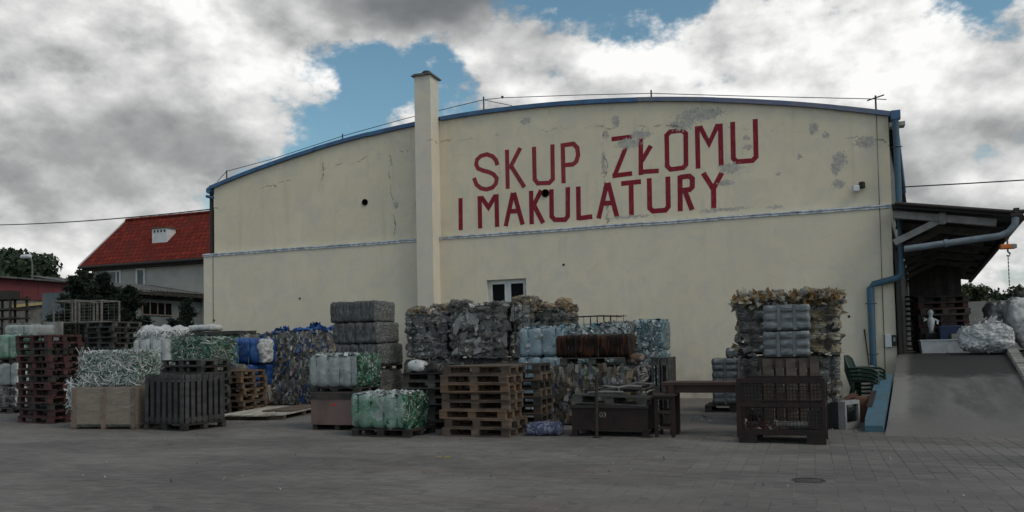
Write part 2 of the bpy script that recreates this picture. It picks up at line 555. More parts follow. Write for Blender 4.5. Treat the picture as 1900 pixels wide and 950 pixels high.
def wallmat(name, col, col2, dirty=1.0, paint=False):
    m, q, b = newmat(name)
    pos = q.n('ShaderNodeNewGeometry').outputs['Position']
    g = q.n('ShaderNodeGroup')
    g.node_tree = PEELG
    x, y, z = q.sep(pos)
    c = q.mix(q.rng(q.noise(pos, .5, 5, .6, .4), .3, .7), col, col2)
    # damp streaks running down from the roof edge and the string course
    stv = q.v('MULTIPLY', pos, (2.2, 1, .22))
    st = q.rng(q.noise(stv, 1.3, 5, .65), .52, .75)
    c = q.mix(q.m('MULTIPLY', st, .34 * dirty), c, tuple(.55 * k for k in col))
    blot = q.rng(q.noise(pos, 3.1, 6, .7, .6), .58, .76)
    c = q.mix(q.m('MULTIPLY', blot, .30 * dirty), c, (.20, .20, .18) if not paint else (.20, .05, .06))
    gp = q.rng(q.noise(pos, 1.7, 6, .7, .8), .42, .66)
    c = q.mix(q.m('MULTIPLY', gp, .6 if not paint else .1), c, tuple(k * s for k, s in zip(col, (.80, .84, .93))))
    gp2 = q.rng(q.noise(q.v('MULTIPLY', pos, (.6, 1, 1.5)), 2.6, 5, .7, .5), .5, .72)
    c = q.mix(q.m('MULTIPLY', gp2, .45 if not paint else .1), c, tuple(k * s for k, s in zip(col, (.98, .97, .80))))
    splash = q.m('MULTIPLY', q.rng(z, 1.1, .1), q.rng(q.noise(pos, 2.5, 5, .6), .3, .7))
    c = q.mix(q.m('MULTIPLY', splash, .5), c, (.16, .15, .13))
    if paint:      # brush marks and thin paint
        bp = q.noise(q.v('MULTIPLY', pos, (1, 1, .25)), 30, 4, .7)
        c = q.mix(q.rng(bp, .48, .78, 0, .6), c, (.34, .12, .11))
        c = q.mix(q.rng(q.noise(pos, 20, 6, .8), .62, .70, 0, .55), c, (.50, .42, .33))
    pk = q.noise(pos, 60, 3)
    pc = q.mix(q.rng(q.noise(pos, 11, 6, .7), .35, .65), (.36, .335, .305), (.50, .465, .42))
    c = q.mix(g.outputs[0], c, pc)
    c = q.mix(q.m('MULTIPLY', g.outputs[1], .75), c, (.07, .065, .055))
    fn = q.noise(pos, 90, 4, .6)
    k = q.v('SCALE', c)
    q.put(k.node.inputs['Scale'], q.m('ADD', .9, q.m('MULTIPLY', fn, .2)))
    q.put(b.inputs['Base Color'], k)
    b.inputs['Roughness'].default_value = .88
    b.inputs['Specular IOR Level'].default_value = .25
    h = q.m('SUBTRACT', q.m('ADD', q.m('MULTIPLY', fn, .15), q.m('MULTIPLY', q.noise(pos, 6, 3), .4)), q.m('ADD', g.outputs[0], g.outputs[1]))
    bn = q.n('ShaderNodeBump')
    bn.inputs['Strength'].default_value = .35
    bn.inputs['Distance'].default_value = .012
    q.put(bn.inputs['Height'], h)
    q.put(b.inputs['Normal'], bn.outputs[0])
    MATS[name] = m
    return m


plaster = wallmat('plaster_cream', (.735, .645, .495), (.67, .585, .445))
plaster_low = wallmat('plaster_cream_lower', (.73, .645, .51), (.67, .59, .465), .6)
plaster_chim = wallmat('plaster_chimney', (.70, .63, .53), (.64, .58, .49), .5)
letter_red = wallmat('letter_red', (.25, .016, .034), (.20, .014, .030), .8, True)
letter_red2 = wallmat('letter_red_faded', (.28, .035, .05), (.23, .03, .043), .9, True)


# ground: worn grey block paving, dusty swathes
def groundmat(name, joints):
    m, q, b = newmat(name)
    pos = q.n('ShaderNodeNewGeometry').outputs['Position']
    sw = q.noise(q.v('MULTIPLY', pos, (.6, 1.0, 1)), .6, 8, .66, .4)
    c = q.mix(q.rng(sw, .38, .66), (.105, .097, .092), (.162, .150, .141))
    warm = q.rng(q.noise(q.v('MULTIPLY', pos, (.3, .9, 1)), .5, 5, .65), .55, .72)
    c = q.mix(q.m('MULTIPLY', warm, .6), c, (.17, .135, .118))
    spots = q.rng(q.noise(pos, 5.5, 4, .7), .62, .74)
    c = q.mix(q.m('MULTIPLY', spots, .5), c, (.05, .048, .046))
    oil = q.rng(q.noise(pos, 1.1, 5, .7, .7), .62, .72)
    c = q.mix(q.m('MULTIPLY', oil, .5), c, (.045, .043, .042))
    dust = q.rng(q.noise(q.v('MULTIPLY', pos, (.8, 1, 1)), 2.3, 7, .72, .5), .55, .75)
    c = q.mix(q.m('MULTIPLY', dust, .45), c, (.19, .178, .166))
    fn = q.noise(pos, 70, 4, .7)
    k = q.m('ADD', .72, q.m('MULTIPLY', fn, .56))
    if joints == 'pieces':
        k = q.m('MULTIPLY', k, q.m('ADD', .88, q.m('MULTIPLY', q.n('ShaderNodeNewGeometry').outputs['Random Per Island'], .24)))
    cc = q.v('SCALE', c)
    q.put(cc.node.inputs['Scale'], k)
    q.put(b.inputs['Base Color'], cc)
    b.inputs['Roughness'].default_value = .82
    b.inputs['Specular IOR Level'].default_value = .3
    bn = q.n('ShaderNodeBump')
    bn.inputs['Strength'].default_value = .3
    bn.inputs['Distance'].default_value = .01
    q.put(bn.inputs['Height'], fn)
    q.put(b.inputs['Normal'], bn.outputs[0])
    MATS[name] = m
    return m


paver_mat = groundmat('paver_mat', 'pieces')
ground_mat = groundmat('ground_mat', None)

# ================================================================== SETTING: ground, paving, ramp
XB = -8.4


def roofz(x):
    return 8.42 - (x + 8.4) ** 2 / 80.2


g = MB()
g.add([(-900, -300, -.006), (900, -300, -.006), (900, 1500, -.006), (-900, 1500, -.006)], [(0, 1, 2, 3)])
ground = tag(g.build('ground', ground_mat), kind='structure')

PW, PL = .20, .10
bd = MB()
bd.add([(-18, -17.2, -.004), (9, -17.2, -.004), (9, -7.9, -.004), (-18, -7.9, -.004)], [(0, 1, 2, 3)])
bd.build('joint_sand', pm('joint_sand', (.15, .14, .13), (.085, .08, .076), .95, 2.0, 60, .2), ground)
pav = []
for j in range(int(9.6 / PL)):
    y = -17.0 + j * PL
    for i in range(-110, 40):
        x = i * PW + PW / 2
        dep = (y + 22) * .9377 - x * .345
        lat = x * .938 + (y + 22) * .346
        if dep < 5.5 or abs(lat / dep) > .68:
            continue
        if x > 1.0 and y > -7.8:
            continue
        if (x + .07) ** 2 + (y + 12.79) ** 2 < .18 ** 2:
            continue
        pav.append((x, y, dep, lat / dep))


def paver_geo(x, y, rng):
    a, bb = PW / 2 - .0035, PL / 2 - .0025
    i = .003
    z = rng.uniform(-.0015, .0015)
    tx, ty = rng.uniform(-.008, .008), rng.uniform(-.012, .012)
    V = [(x + sx * a, y + sy * bb, -.005) for sx, sy in ((-1, -1), (1, -1), (1, 1), (-1, 1))]
    V += [(x + sx * (a - i), y + sy * (bb - i), z + tx * sx * a + ty * sy * bb) for sx, sy in ((-1, -1), (1, -1), (1, 1), (-1, 1))]
    return V


PF = [(4, 5, 6, 7), (0, 1, 5, 4), (1, 2, 6, 5), (2, 3, 7, 6), (3, 0, 4, 7)]
rr = random.Random(3)
inframe = [p for p in pav if abs(p[3]) < .62 and p[3] > .05 and p[2] > 7.15]
inframe.sort(key=lambda p: p[2])
single = set((p[0], p[1]) for p in inframe[:290])
V, F = [], []
pm0 = bpy.data.meshes.new('paver')
pm0.from_pydata(paver_geo(0, 0, random.Random(1)), [], PF)
pm0.materials.append(paver_mat)
for (x, y, dd, _) in pav:
    if (x, y) in single:
        o = link_copy('paver', pm0, ground, (x, y, rr.uniform(-.003, .001)), (rr.uniform(-.02, .02), rr.uniform(-.01, .01), rr.uniform(-.01, .01)))
    else:
        k = len(V)
        V += paver_geo(x, y, rr)
        F += [tuple(k + q for q in f) for f in PF]
npmesh('paving_blocks', V, F, paver_mat, ground, kind='stuff')

# ramp up to the loading dock, running beside the hall
SK = .12            # the side of the hall and the ramp are skewed a little


def sx(x, y):
    return x + SK * y


r = MB()
ys = [-8.7, -8.3, -7.6, -6.8, -5, -2.5, -.9, -.1, 22]
zs = [-.03, .004, .055, .16, .41, .78, 1.0, 1.08, 1.08]
L = [(sx(2.02, y), y, z) for y, z in zip(ys, zs)]
R = [(sx(4.32, y), y, z) for y, z in zip(ys, zs)]
n = len(ys)
r.add(L + R, [(i, n + i, n + i + 1, i + 1) for i in range(n - 1)])
r.add(R + [(a, b, -.3) for a, b, c in R], [(i, n + i, n + i + 1, i + 1) for i in range(n - 1)])
r.add(L + [(a, b, -.3) for a, b, c in L], [(i, i + 1, n + i + 1, n + i) for i in range(n - 1)])
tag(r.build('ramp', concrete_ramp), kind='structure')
dk = MB().bbox(sx(4.34, 0) - .0, 14, -.2, 24, -.3, 1.06)
tag(dk.build('dock_platform', concrete_dk), kind='structure')
k = thing('ramp_kerb', 'kerb of pale blocks along the right edge of the ramp', 'kerb', (0, 0, 0))
for i in range(22):
    y = -6.6 + i * .29
    z = (y + 7.6) * .152
    MB().box((0, 0, 0), (.2, .26, .15)).build('kerb_block', pm('kerb_pale', (.42, .40, .36), (.30, .28, .25), .8, 4, 40, .2, rnd=.3), k, (sx(4.42, y), y, z + .04), -.12)

# blue painted cheek wall at the foot of the ramp
c = MB()
prof = [(-7.85, 0, .10), (-7.75, 0, .20), (-6.6, 0, .36), (-4.6, 0, .66), (-3.4, 0, .74), (-3.3, 0, .74)]
for i in range(len(prof) - 1):
    (y0, a0, b0), (y1, a1, b1) = prof[i], prof[i + 1]
    xs = [(1.72 - .95 + SK * (y + 7.85)) for y in (y0, y1)]
    wq = .27
    c.add([(xs[0], y0, 0), (xs[0] + wq, y0, 0), (xs[1] + wq, y1, 0), (xs[1], y1, 0), (xs[0], y0, b0), (xs[0] + wq, y0, b0), (xs[1] + wq, y1, b1), (xs[1], y1, b1)],
          [(0, 1, 5, 4), (1, 2, 6, 5), (2, 3, 7, 6), (3, 0, 4, 7), (4, 5, 6, 7)])
cw = thing('cheek_wall', 'low sloping blue painted wall at the foot of the ramp', 'wall')
c.build('wall_body', blue_paint, cw)
rs = MB()
rs.add([(.86, -6.9, .325), (.95, -6.9, .325), (1.12, -5.6, .521), (1.02, -5.6, .521)], [(0, 1, 2, 3)])
rs.build('rust_stain', steel_rust, cw, (0, 0, .006))

# ================================================================== THE HALL
hall = thing('scrap_hall', 'long cream plastered hall with arched roof and red lettering', 'building', (0, 0, 0))
X0, X1 = -18.83, 2.02
holes = []
for (hx, hz, hr) in ((-12.98, 6.09, .10), (-7.03, 5.87, .115)):
    holes.append([(hx + hr * cos(a * pi / 10), hz + hr * sin(a * pi / 10)) for a in range(20)])
arc = [(X0 + (X1 - X0) * i / 60, roofz(X0 + (X1 - X0) * i / 60)) for i in range(61)]
u = MB().prism([(X0, 4.80), (X1, 4.80)] + arc[::-1], .12, .5, holes)
u.build('upper_wall', plaster, hall)
wx0, wx1, wz0, wz1 = -8.87, -7.64, 2.28, 3.43
u = MB().prism([(-19.18, -.3), (2.0, -.3), (1.98, 4.74), (-19.18, 4.74)], 0, .5, [[(wx0, wz0), (wx1, wz0), (wx1, wz1), (wx0, wz1)]])
u.build('lower_wall', plaster_low, hall)
# side walls, skewed
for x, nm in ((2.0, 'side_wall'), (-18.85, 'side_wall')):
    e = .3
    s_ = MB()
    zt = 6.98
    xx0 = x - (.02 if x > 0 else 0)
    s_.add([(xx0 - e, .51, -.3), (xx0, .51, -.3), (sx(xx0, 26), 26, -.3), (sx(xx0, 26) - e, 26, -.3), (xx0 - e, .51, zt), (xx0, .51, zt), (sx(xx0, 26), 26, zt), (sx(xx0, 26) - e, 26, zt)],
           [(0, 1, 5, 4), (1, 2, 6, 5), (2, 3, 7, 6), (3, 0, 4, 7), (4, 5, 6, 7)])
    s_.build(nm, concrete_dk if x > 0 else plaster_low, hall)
# dark backing inside vents
for h, (hx, hz, hr) in zip(holes, ((-12.98, 6.09, .10), (-7.03, 5.87, .115))):
    o = MB().tube([(hx, .08, hz), (hx, .46, hz)], hr * .985, 20, cap=False)
    o.add([(hx + hr * cos(a * pi / 10), .45, hz + hr * sin(a * pi / 10)) for a in range(20)], [list(range(20))])
    o.build('vent_pipe', black_rubber, hall)
# small spyhole
MB().tube([(-6.5, -.01, 3.76), (-6.5, .03, 3.76)], .035, 10).build('vent_hole', black_rubber, hall)
# rusty dowel marks
for (x, z) in ((-18.75, 2.55), (-18.72, 2.35), (-15.35, 3.15), (1.50, 2.45), (1.49, 2.3), (1.48, 2.15), (.93, 2.05)):
    MB().tube([(x, -.012, z), (x, .01, z)], .035, 7).build('rust_spot', steel_rust, hall)

# roof sheet, blue verge flashing in lengths
rf = MB()
N = 40
xs = [X0 - .12 + (X1 - X0 + .24) * i / N for i in range(N + 1)]
rf.add([(x, .05, roofz(x) + .04) for x in xs] + [(sx(x, 26), 26, roofz(x) + .04) for x in xs] + [(x, .05, roofz(x) + .10) for x in xs] + [(sx(x, 26), 26, roofz(x) + .10) for x in xs],
       [(i, i + 1, N + 2 + i, N + 1 + i) for i in range(N)] + [(2 * N + 2 + i, 2 * N + 3 + i, 3 * N + 4 + i, 3 * N + 3 + i) for i in range(N)])
roof = rf.build('roof', asbestos, hall)
ends = [-18.97, -16.9, -14.8, -12.8, -11.1, -10.3, -8.4, -6.2, -4.3, -2.2, -.6, .8, 2.2]
for i in range(len(ends) - 1):
    if i == 4:
        continue
    a, b = ends[i], ends[i + 1] + .02
    jz = random.uniform(-.012, .014)
    s_ = MB()
    q = [a + (b - a) * t / 6 for t in range(7)]
    front = [(x, .02 - .004 * (i % 2), roofz(x) - .02 + jz) for x in q]
    topf = [(x, .02 - .004 * (i % 2), roofz(x) + .095 + jz) for x in q]
    topb = [(x, .5, roofz(x) + .105 + jz) for x in q]
    lip = [(x, .119, roofz(x) - .02 + jz) for x in q]
    s_.add(front + topf + topb + lip, [(k, k + 1, 8 + k, 7 + k) for k in range(6)] + [(7 + k, 8 + k, 15 + k, 14 + k) for k in range(6)] + [(21 + k, 22 + k, 1 + k, k) for k in range(6)])
    s_.build('verge_flashing', blue_sheet if i < 8 else pm('blue_sheet_worn', (.11, .14, .24), (.16, .17, .21), .5, 3, 40, .08), roof)
# string course of zinc flashing in lengths
ends = [-19.2, -17.6, -16.3, -15.0, -13.7, -12.0, -10.95, -10.36, -9.1, -7.5, -5.8, -4.1, -2.2, -.2, 2.0]
for i in range(len(ends) - 1):
    if i == 6:
        continue
    a, b = ends[i] + .006, ends[i + 1] - .004
    tz = random.uniform(-.008, .008)
    s_ = MB()
    P = [(.118, 4.835), (-.035, 4.80), (-.045, 4.775), (-.03, 4.75), (-.03, 4.715), (-.012, 4.705)]
    s_.add([(a, y, z + tz) for y, z in P] + [(b, y, z + tz * .4) for y, z in P], [(k, k + 1, 7 + k, 6 + k) for k in range(5)])
    s_.build('ledge_flashing', zinc, hall)

# window
fr = MB()
fy0, fy1 = .13, .19
for (a, b, c_, d) in ((wx0, wx1, wz1 - .075, wz1), (wx0, wx1, wz0, wz0 + .07), (wx0, wx0 + .08, wz0 + .07, wz1 - .075), (wx1 - .08, wx1, wz0 + .07, wz1 - .075), ((wx0 + wx1) / 2 - .045, (wx0 + wx1) / 2 + .045, wz0 + .07, wz1 - .075)):
    fr.bbox(a, b, fy0, fy1, c_, d)
win = fr.build('window_frame', white_paint, hall)
mid = (wx0 + wx1) / 2
for (a, b) in ((wx0 + .08, mid - .045), (mid + .045, wx1 - .08)):
    sa = MB()
    for (p, q_, c_, d) in ((a, b, wz1 - .125, wz1 - .075), (a, b, wz0 + .07, wz0 + .12), (a, a + .05, wz0 + .12, wz1 - .125), (b - .05, b, wz0 + .12, wz1 - .125)):
        sa.bbox(p, q_, fy0 - .02, fy1 - .01, c_, d)
    sa.build('sash', white_paint, win)
    MB().bbox(a + .05, b - .05, .155, .163, wz0 + .12, wz1 - .125).build('pane', dark_glass, win)

# chimney
ch = MB()
cx0, cx1, cy = -10.90, -10.37, -.47
ch.bbox(cx0, cx1, cy, -.001, -.2, 4.7)
ch.bbox(cx0, cx1, cy, .116, 4.7, 9.62)
chm = ch.build('chimney', plaster_chim, hall)
MB().bbox(cx0 - .07, cx1 + .07, cy - .07, .19, 9.62, 9.655).build('chimney_cap', steel_grey, chm)
MB().bbox(cx0 - .02, cx1 + .02, cy - .02, .14, 9.655, 9.70).build('chimney_slab', concrete_dk, chm)
MB().lathe([(.17, 0), (.17, .05), (.15, .11), (.10, .15), (.0, .16)], ((cx0 + cx1) / 2, -.15, 9.70), 14).build('chimney_cowl', black_rubber, chm)

# lightning wire with its stands along the roof
wr = []
pts = [(-18.7, roofz(-18.7) + .16), (-18.3, roofz(-18.3) + .38), (-16.5, roofz(-16.5) + .2), (-13.77, roofz(-13.77) + .22), (-11.5, roofz(-11.5) + .28), (-8.9, roofz(-8.9) + .42), (-8.3, roofz(-8.3) + .4), (-6, roofz(-6) + .26), (-3.9, roofz(-3.9) + .22), (-1.5, roofz(-1.5) + .18), (1.75, roofz(1.75) + .38), (2.0, roofz(2.) + .40)]
lw = MB().tube([(x, .12, z) for x, z in pts], .011, 5)
lwo = lw.build('lightning_wire', wire_black, hall)
for x, h in ((-18.3, .36), (-13.77, .24), (-8.9, .46), (-3.9, .26), (1.75, .42)):
    MB().tube([(x, .12, roofz(x) + .1), (x, .12, roofz(x) + .05 + h)], .022, 6).build('wire_stand', steel_dark, lwo)
MB().tube([(-8.85, .12, roofz(-8.9) + .40), (-8.0, .12, roofz(-8) + .13)], .01, 5).build('stay', wire_black, lwo)
MB().box((-8.3, .12, roofz(-8.3) + .42), (.06, .05, .06)).build('clamp', wire_black, lwo)
MB().tube([(1.55, .12, roofz(1.75) + .36), (1.95, .12, roofz(1.75) + .46)], .018, 5).build('cross_arm', steel_dark, lwo)
MB().tube([(1.75, .09, 7.1), (1.74, .10, 4.9), (1.73, -.05, 4.72), (1.72, -.02, 3.0), (1.71, -.02, .5)], .008, 5).build('earth_wire', wire_black, lwo)
MB().tube([(-18.78, -.012, 4.7), (-18.78, -.012, 1.0)], .007, 5).build('earth_wire', wire_black, lwo)

# downpipe with swan neck at the right corner
dp = thing('downpipe', 'blue rain downpipe with a swan neck at the right corner of the hall', 'pipe')
MB().tube([(2.16, -.12, 6.95), (2.16, -.12, 4.9), (2.14, -.14, 3.05), (2.05, -.14, 2.95), (1.50, -.14, 2.83), (1.44, -.14, 2.74), (1.44, -.14, .2)], .074, 14).build('pipe', blue_pipe, dp)
for z, x in ((6.2, 2.16), (4.4, 2.153), (2.35, 1.44), (1.1, 1.44)):
    MB().lathe([(.076, -.015), (.088, -.015), (.088, .015), (.076, .015)], (x, -.12 if x > 2 else -.14, z), 14).build('pipe_clip', blue_pipe, dp)
    MB().tube([(x - .13, -.1, z), (x + .13, -.1, z)], .012, 5).build('bracket', steel_dark, dp)
gt = thing('box_gutter', 'blue gutter end with hopper over the corner downpipe', 'gutter')
MB().tube([(2.13, .0, 7.04), (sx(2.10, 12), 12, 7.04)], .085, 12).build('gutter_trough', blue_sheet, gt)
MB().bbox(2.06, 2.27, -.2, -.03, 6.88, 7.1).build('hopper', blue_sheet, gt)
MB().bbox(2.035, 2.38, -.06, .25, 6.74, 6.84).build('eave_bracket', pm('pale_board', (.42, .41, .38), None, .8), gt)
# left corner: gutter stub and dark pipe
gl = thing('corner_pipe', 'dark rain pipe and blue gutter end at the left corner of the hall', 'pipe')
MB().tube([(-19.0, .2, 6.9), (-19.0, .2, 4.85)], .07, 10).build('pipe', steel_dark, gl)
MB().tube([(-19.02, .05, 6.98), (sx(-19.02, 8), 8, 6.98)], .11, 10).build('gutter_trough', blue_sheet, gl)
MB().tube([(-19.15, .12, 6.8), (-18.86, .12, 6.72)], .05, 8).build('outlet', blue_sheet, gl)

# flood lamp and meter box
fl = thing('flood_lamp', 'small white and black security lamp on the upper right wall', 'lamp', (1.27, .12, 5.28))
MB().box((-.07, -.16, -.02), (.16, .12, .15), .3).build('lamp_head', white_plastic, fl, bevel=.02)
MB().box((.08, -.12, .06), (.13, .14, .17), -.4).build('sensor', black_rubber, fl, bevel=.03)
MB().tube([(.0, -.10, 0), (.0, .0, 0)], .04, 8).build('bracket', black_rubber, fl)
mb = thing('meter_box', 'small pale electric box low on the wall by the ramp', 'box', (1.80, 0, 1.42))
MB().box((0, -.05, 0), (.15, .10, .32)).build('case', white_plastic, mb, bevel=.015)
sw = thing('switch_box', 'black switch box at the corner of the hall beside the pale box', 'box', (1.935, -.0, 1.43))
MB().box((0, -.05, 0), (.09, .1, .26)).build('case', black_rubber, sw, bevel=.01)
MB().box((0, -.106, .02), (.05, .012, .10)).build('lever', grey_plastic, sw)
br = thing('leaning_bar', 'thin rusty iron bar leaning on the wall beside the blue downpipe', 'bar', (0, 0, 0))
MB().tube([(1.40, -.42, 0), (1.27, -.03, 1.72)], .018, 6).build('bar', steel_dark, br)

# lettering painted on the upper wall
LETTERS=[
 ('S',[[(-8.5,6.83),(-8.54,6.98),(-8.65,7.11),(-8.83,7.19),(-9.02,7.16),(-9.15,7.06),(-9.18,6.92),(-9.12,6.79),(-8.95,6.71),(-8.77,6.65),(-8.63,6.57),(-8.53,6.44),(-8.56,6.29),(-8.67,6.18),(-8.86,6.14),(-9.04,6.19),(-9.18,6.31),(-9.26,6.52)]]),
 ('K',[[(-8.19,7.26),(-8.19,6.1)],[(-7.77,7.27),(-8.12,6.69)],[(-8.08,6.78),(-7.67,6.1)]]),
 ('U',[[(-7.35,7.26),(-7.35,6.3),(-7.26,6.18),(-6.91,6.16),(-6.8,6.26),(-6.79,7.27)]]),
 ('P',[[(-6.48,7.27),(-6.48,6.11)],[(-6.45,7.21),(-6.16,7.22),(-6.05,7.09),(-6.03,6.88),(-6.09,6.7),(-6.19,6.63),(-6.47,6.63)]]),
 ('Z',[[(-5.05,7.23),(-4.48,7.24)],[(-4.53,7.22),(-4.99,6.19)],[(-5.05,6.19),(-4.49,6.21)]]),
 ('Ł',[[(-4.22,7.3),(-4.25,6.14)],[(-4.24,6.23),(-3.75,6.21)],[(-3.95,6.93),(-4.21,6.53)]]),
 ('O',[[(-3.51,6.92),(-3.51,7.17),(-3.41,7.26),(-3.08,7.26),(-2.99,7.16),(-3.01,6.31),(-3.09,6.23),(-3.43,6.22),(-3.52,6.32),(-3.51,6.92)]]),
 ('M',[[(-2.68,7.33),(-2.69,6.17)],[(-2.07,7.33),(-2.08,6.19)],[(-2.61,7.32),(-2.38,6.82),(-2.13,7.32)]]),
 ('U',[[(-1.75,7.34),(-1.76,6.36),(-1.68,6.26),(-1.27,6.25),(-1.18,6.34),(-1.17,7.35)]]),
 ('I',[[(-9.71,5.95),(-9.72,4.98)]]),
 ('M',[[(-9.09,5.96),(-9.09,4.99)],[(-8.55,5.97),(-8.55,5.0)],[(-9.04,5.93),(-8.81,5.6),(-8.58,5.94)]]),
 ('A',[[(-8.03,5.97),(-8.28,5.0)],[(-8.0,5.97),(-7.75,5.01)],[(-8.14,5.43),(-7.9,5.42)]]),
 ('K',[[(-7.47,5.98),(-7.47,5.0)],[(-7.16,5.97),(-7.43,5.49)],[(-7.39,5.55),(-7.12,5.01)]]),
 ('U',[[(-6.85,5.97),(-6.86,5.18),(-6.77,5.08),(-6.46,5.06),(-6.38,5.15),(-6.36,5.99)]]),
 ('L',[[(-6.05,5.98),(-6.06,5.02)],[(-6.06,5.07),(-5.66,5.09)]]),
 ('A',[[(-5.21,6.01),(-5.48,5.02)],[(-5.18,6.01),(-4.95,5.02)],[(-5.32,5.44),(-5.08,5.43)]]),
 ('T',[[(-4.81,5.95),(-4.25,5.96)],[(-4.53,5.93),(-4.54,5.04)]]),
 ('U',[[(-4.02,6.03),(-4.03,5.2),(-3.94,5.11),(-3.6,5.11),(-3.52,5.2),(-3.51,6.03)]]),
 ('R',[[(-3.18,6.03),(-3.2,5.05)],[(-3.19,5.98),(-2.93,5.99),(-2.85,5.91),(-2.86,5.69),(-2.93,5.62),(-3.18,5.62)],[(-3.06,5.59),(-2.88,5.06)]]),
 ('Y',[[(-2.56,6.04),(-2.3,5.57)],[(-2.07,6.0),(-2.3,5.59)],[(-2.3,5.62),(-2.31,5.06)]]),
]


def stroke(mb, pts, wd, y):
    P = [Vector(p) for p in pts]
    closed = (P[0] - P[-1]).length < .01
    n = len(P)
    Lf, Rt = [], []
    for i in range(n):
        if closed:
            a = P[i - 1] if i else P[n - 2]
            b = P[(i + 1) % n] if i < n - 1 else P[1]
        else:
            a, b = P[max(i - 1, 0)], P[min(i + 1, n - 1)]
        d0 = (P[i] - a).normalized() if (P[i] - a).length > 1e-6 else (b - P[i]).normalized()
        d1 = (b - P[i]).normalized() if (b - P[i]).length > 1e-6 else d0
        n0, n1 = Vector((-d0.y, d0.x)), Vector((-d1.y, d1.x))
        mt = (n0 + n1).normalized()
        k = wd / 2 / max(.5, mt.dot(n0))
        Lf.append(P[i] + mt * k)
        Rt.append(P[i] - mt * k)
    vs = [(p.x, y, p.y) for p in Lf] + [(p.x, y, p.y) for p in Rt]
    vb = [(p[0], .121, p[2]) for p in vs]
    N2 = 2 * n
    fs = [(i, i + 1, n + i + 1, n + i) for i in range(n - 1)]
    fs += [(i, i + 1, N2 + i + 1, N2 + i) for i in range(n - 1)] + [(n + i, n + i + 1, N2 + n + i + 1, N2 + n + i) for i in range(n - 1)]
    mb.add(vs + vb, fs)


for li, (chr_, strokes) in enumerate(LETTERS):
    l = MB()
    for si, s_ in enumerate(strokes):
        stroke(l, s_, .128 if li < 9 else .136, .1175 - .0012 * si)
    tag(l.build('letter', letter_red2 if li < 4 else letter_red, hall), 'red painted letter ' + chr_)

# canopy along the side of the hall over the dock
cn = thing('dock_canopy', 'dark sloping canopy on concrete brackets beside the hall', 'canopy')
cp = MB()
ya, yb = -.9, 22
cp.add([(sx(2.03, ya), ya, 4.60), (sx(4.62, ya), ya, 4.18), (sx(4.62, yb), yb, 4.18), (sx(2.03, yb), yb, 4.60), (sx(2.03, ya), ya, 4.68), (sx(4.62, ya), ya, 4.26), (sx(4.62, yb), yb, 4.26), (sx(2.03, yb), yb, 4.68)],
       [(0, 1, 2, 3), (4, 5, 6, 7), (0, 1, 5, 4), (1, 2, 6, 5), (2, 3, 7, 6), (3, 0, 4, 7)])
cp.build('roof_sheet', pm('tar_black', (.022, .022, .023), (.03, .03, .03), .8, 4, 40, .1), cn)
MB().tube([(sx(2.1, ya), ya - .04, 4.68), (sx(4.62, ya), ya - .04, 4.27)], .045, 8).build('edge_roll', steel_dark, cn)
MB().tube([(sx(4.66, ya - .1), ya - .1, 4.13), (sx(4.66, yb), yb, 4.13)], .085, 10).build('gutter_trough', steel_dark, cn)
for i, y in enumerate([-.62, 1.6, 3.8, 6.2, 9, 12, 15, 18, 21]):
    b = MB()
    x = sx(2.05, y)
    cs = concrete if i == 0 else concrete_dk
    for (p, q_, h, t) in (((0, 4.46), (2.15, 4.10), .17, .16), ((0, 3.78), (1.02, 4.26), .15, .13)):
        L_ = sqrt((q_[0] - p[0]) ** 2 + (q_[1] - p[1]) ** 2)
        an = math.atan2(q_[1] - p[1], q_[0] - p[0])
        b.box((x + (p[0] + q_[0]) / 2, y + (.01 if t == .13 else 0), (p[1] + q_[1]) / 2), (L_, t, h), 0, 0, 0, -an)
    b.build('bracket_beam', cs, cn)
    if i == 0:
        b = MB().box((x + 1.04, y - .0, 4.28), (.14, .2, .26)).build('bracket_joint', concrete, cn)
for y in [.4, 2.8, 5.2, 8, 11, 14, 17]:
    MB().box((sx(3.3, y), y, 4.335), (2.4, .08, .09), 0, 0, 0, .16).build('purlin', wood_dark, cn)
# sliding door on the side wall, dark steel
dd = thing('dock_door', 'dark steel sliding door on the side wall under the canopy', 'door')
MB().bbox(2.03, 2.10, -.16, .08, 1.0, 3.6).build('door_jamb', steel_dark, dd)
MB().bbox(2.24, 2.30, 1.3, 1.38, 1.08, 3.6).build('door_post', steel_grey, dd)
sh = MB()
sh.add([(sx(2.09, .5), .5, 1.08), (sx(2.13, .5), .5, 1.08), (sx(2.13, 6), 6, 1.08), (sx(2.09, 6), 6, 1.08), (sx(2.09, .5), .5, 3.7), (sx(2.13, .5), .5, 3.7), (sx(2.13, 6), 6, 3.7), (sx(2.09, 6), 6, 3.7)],
       [(0, 1, 5, 4), (1, 2, 6, 5), (2, 3, 7, 6), (3, 0, 4, 7), (4, 5, 6, 7)])
sh.build('door_leaf', steel_dark, dd)
bw = thing('dock_back_wall', 'dark board wall closing the far end under the canopy', 'wall')
for i in range(8):
    MB().box((sx(2.25, 12) + i * .22, 12 + .004 * (i % 2), 2.7), (.217, .05, 3.3)).build('board', wood_dark, bw)

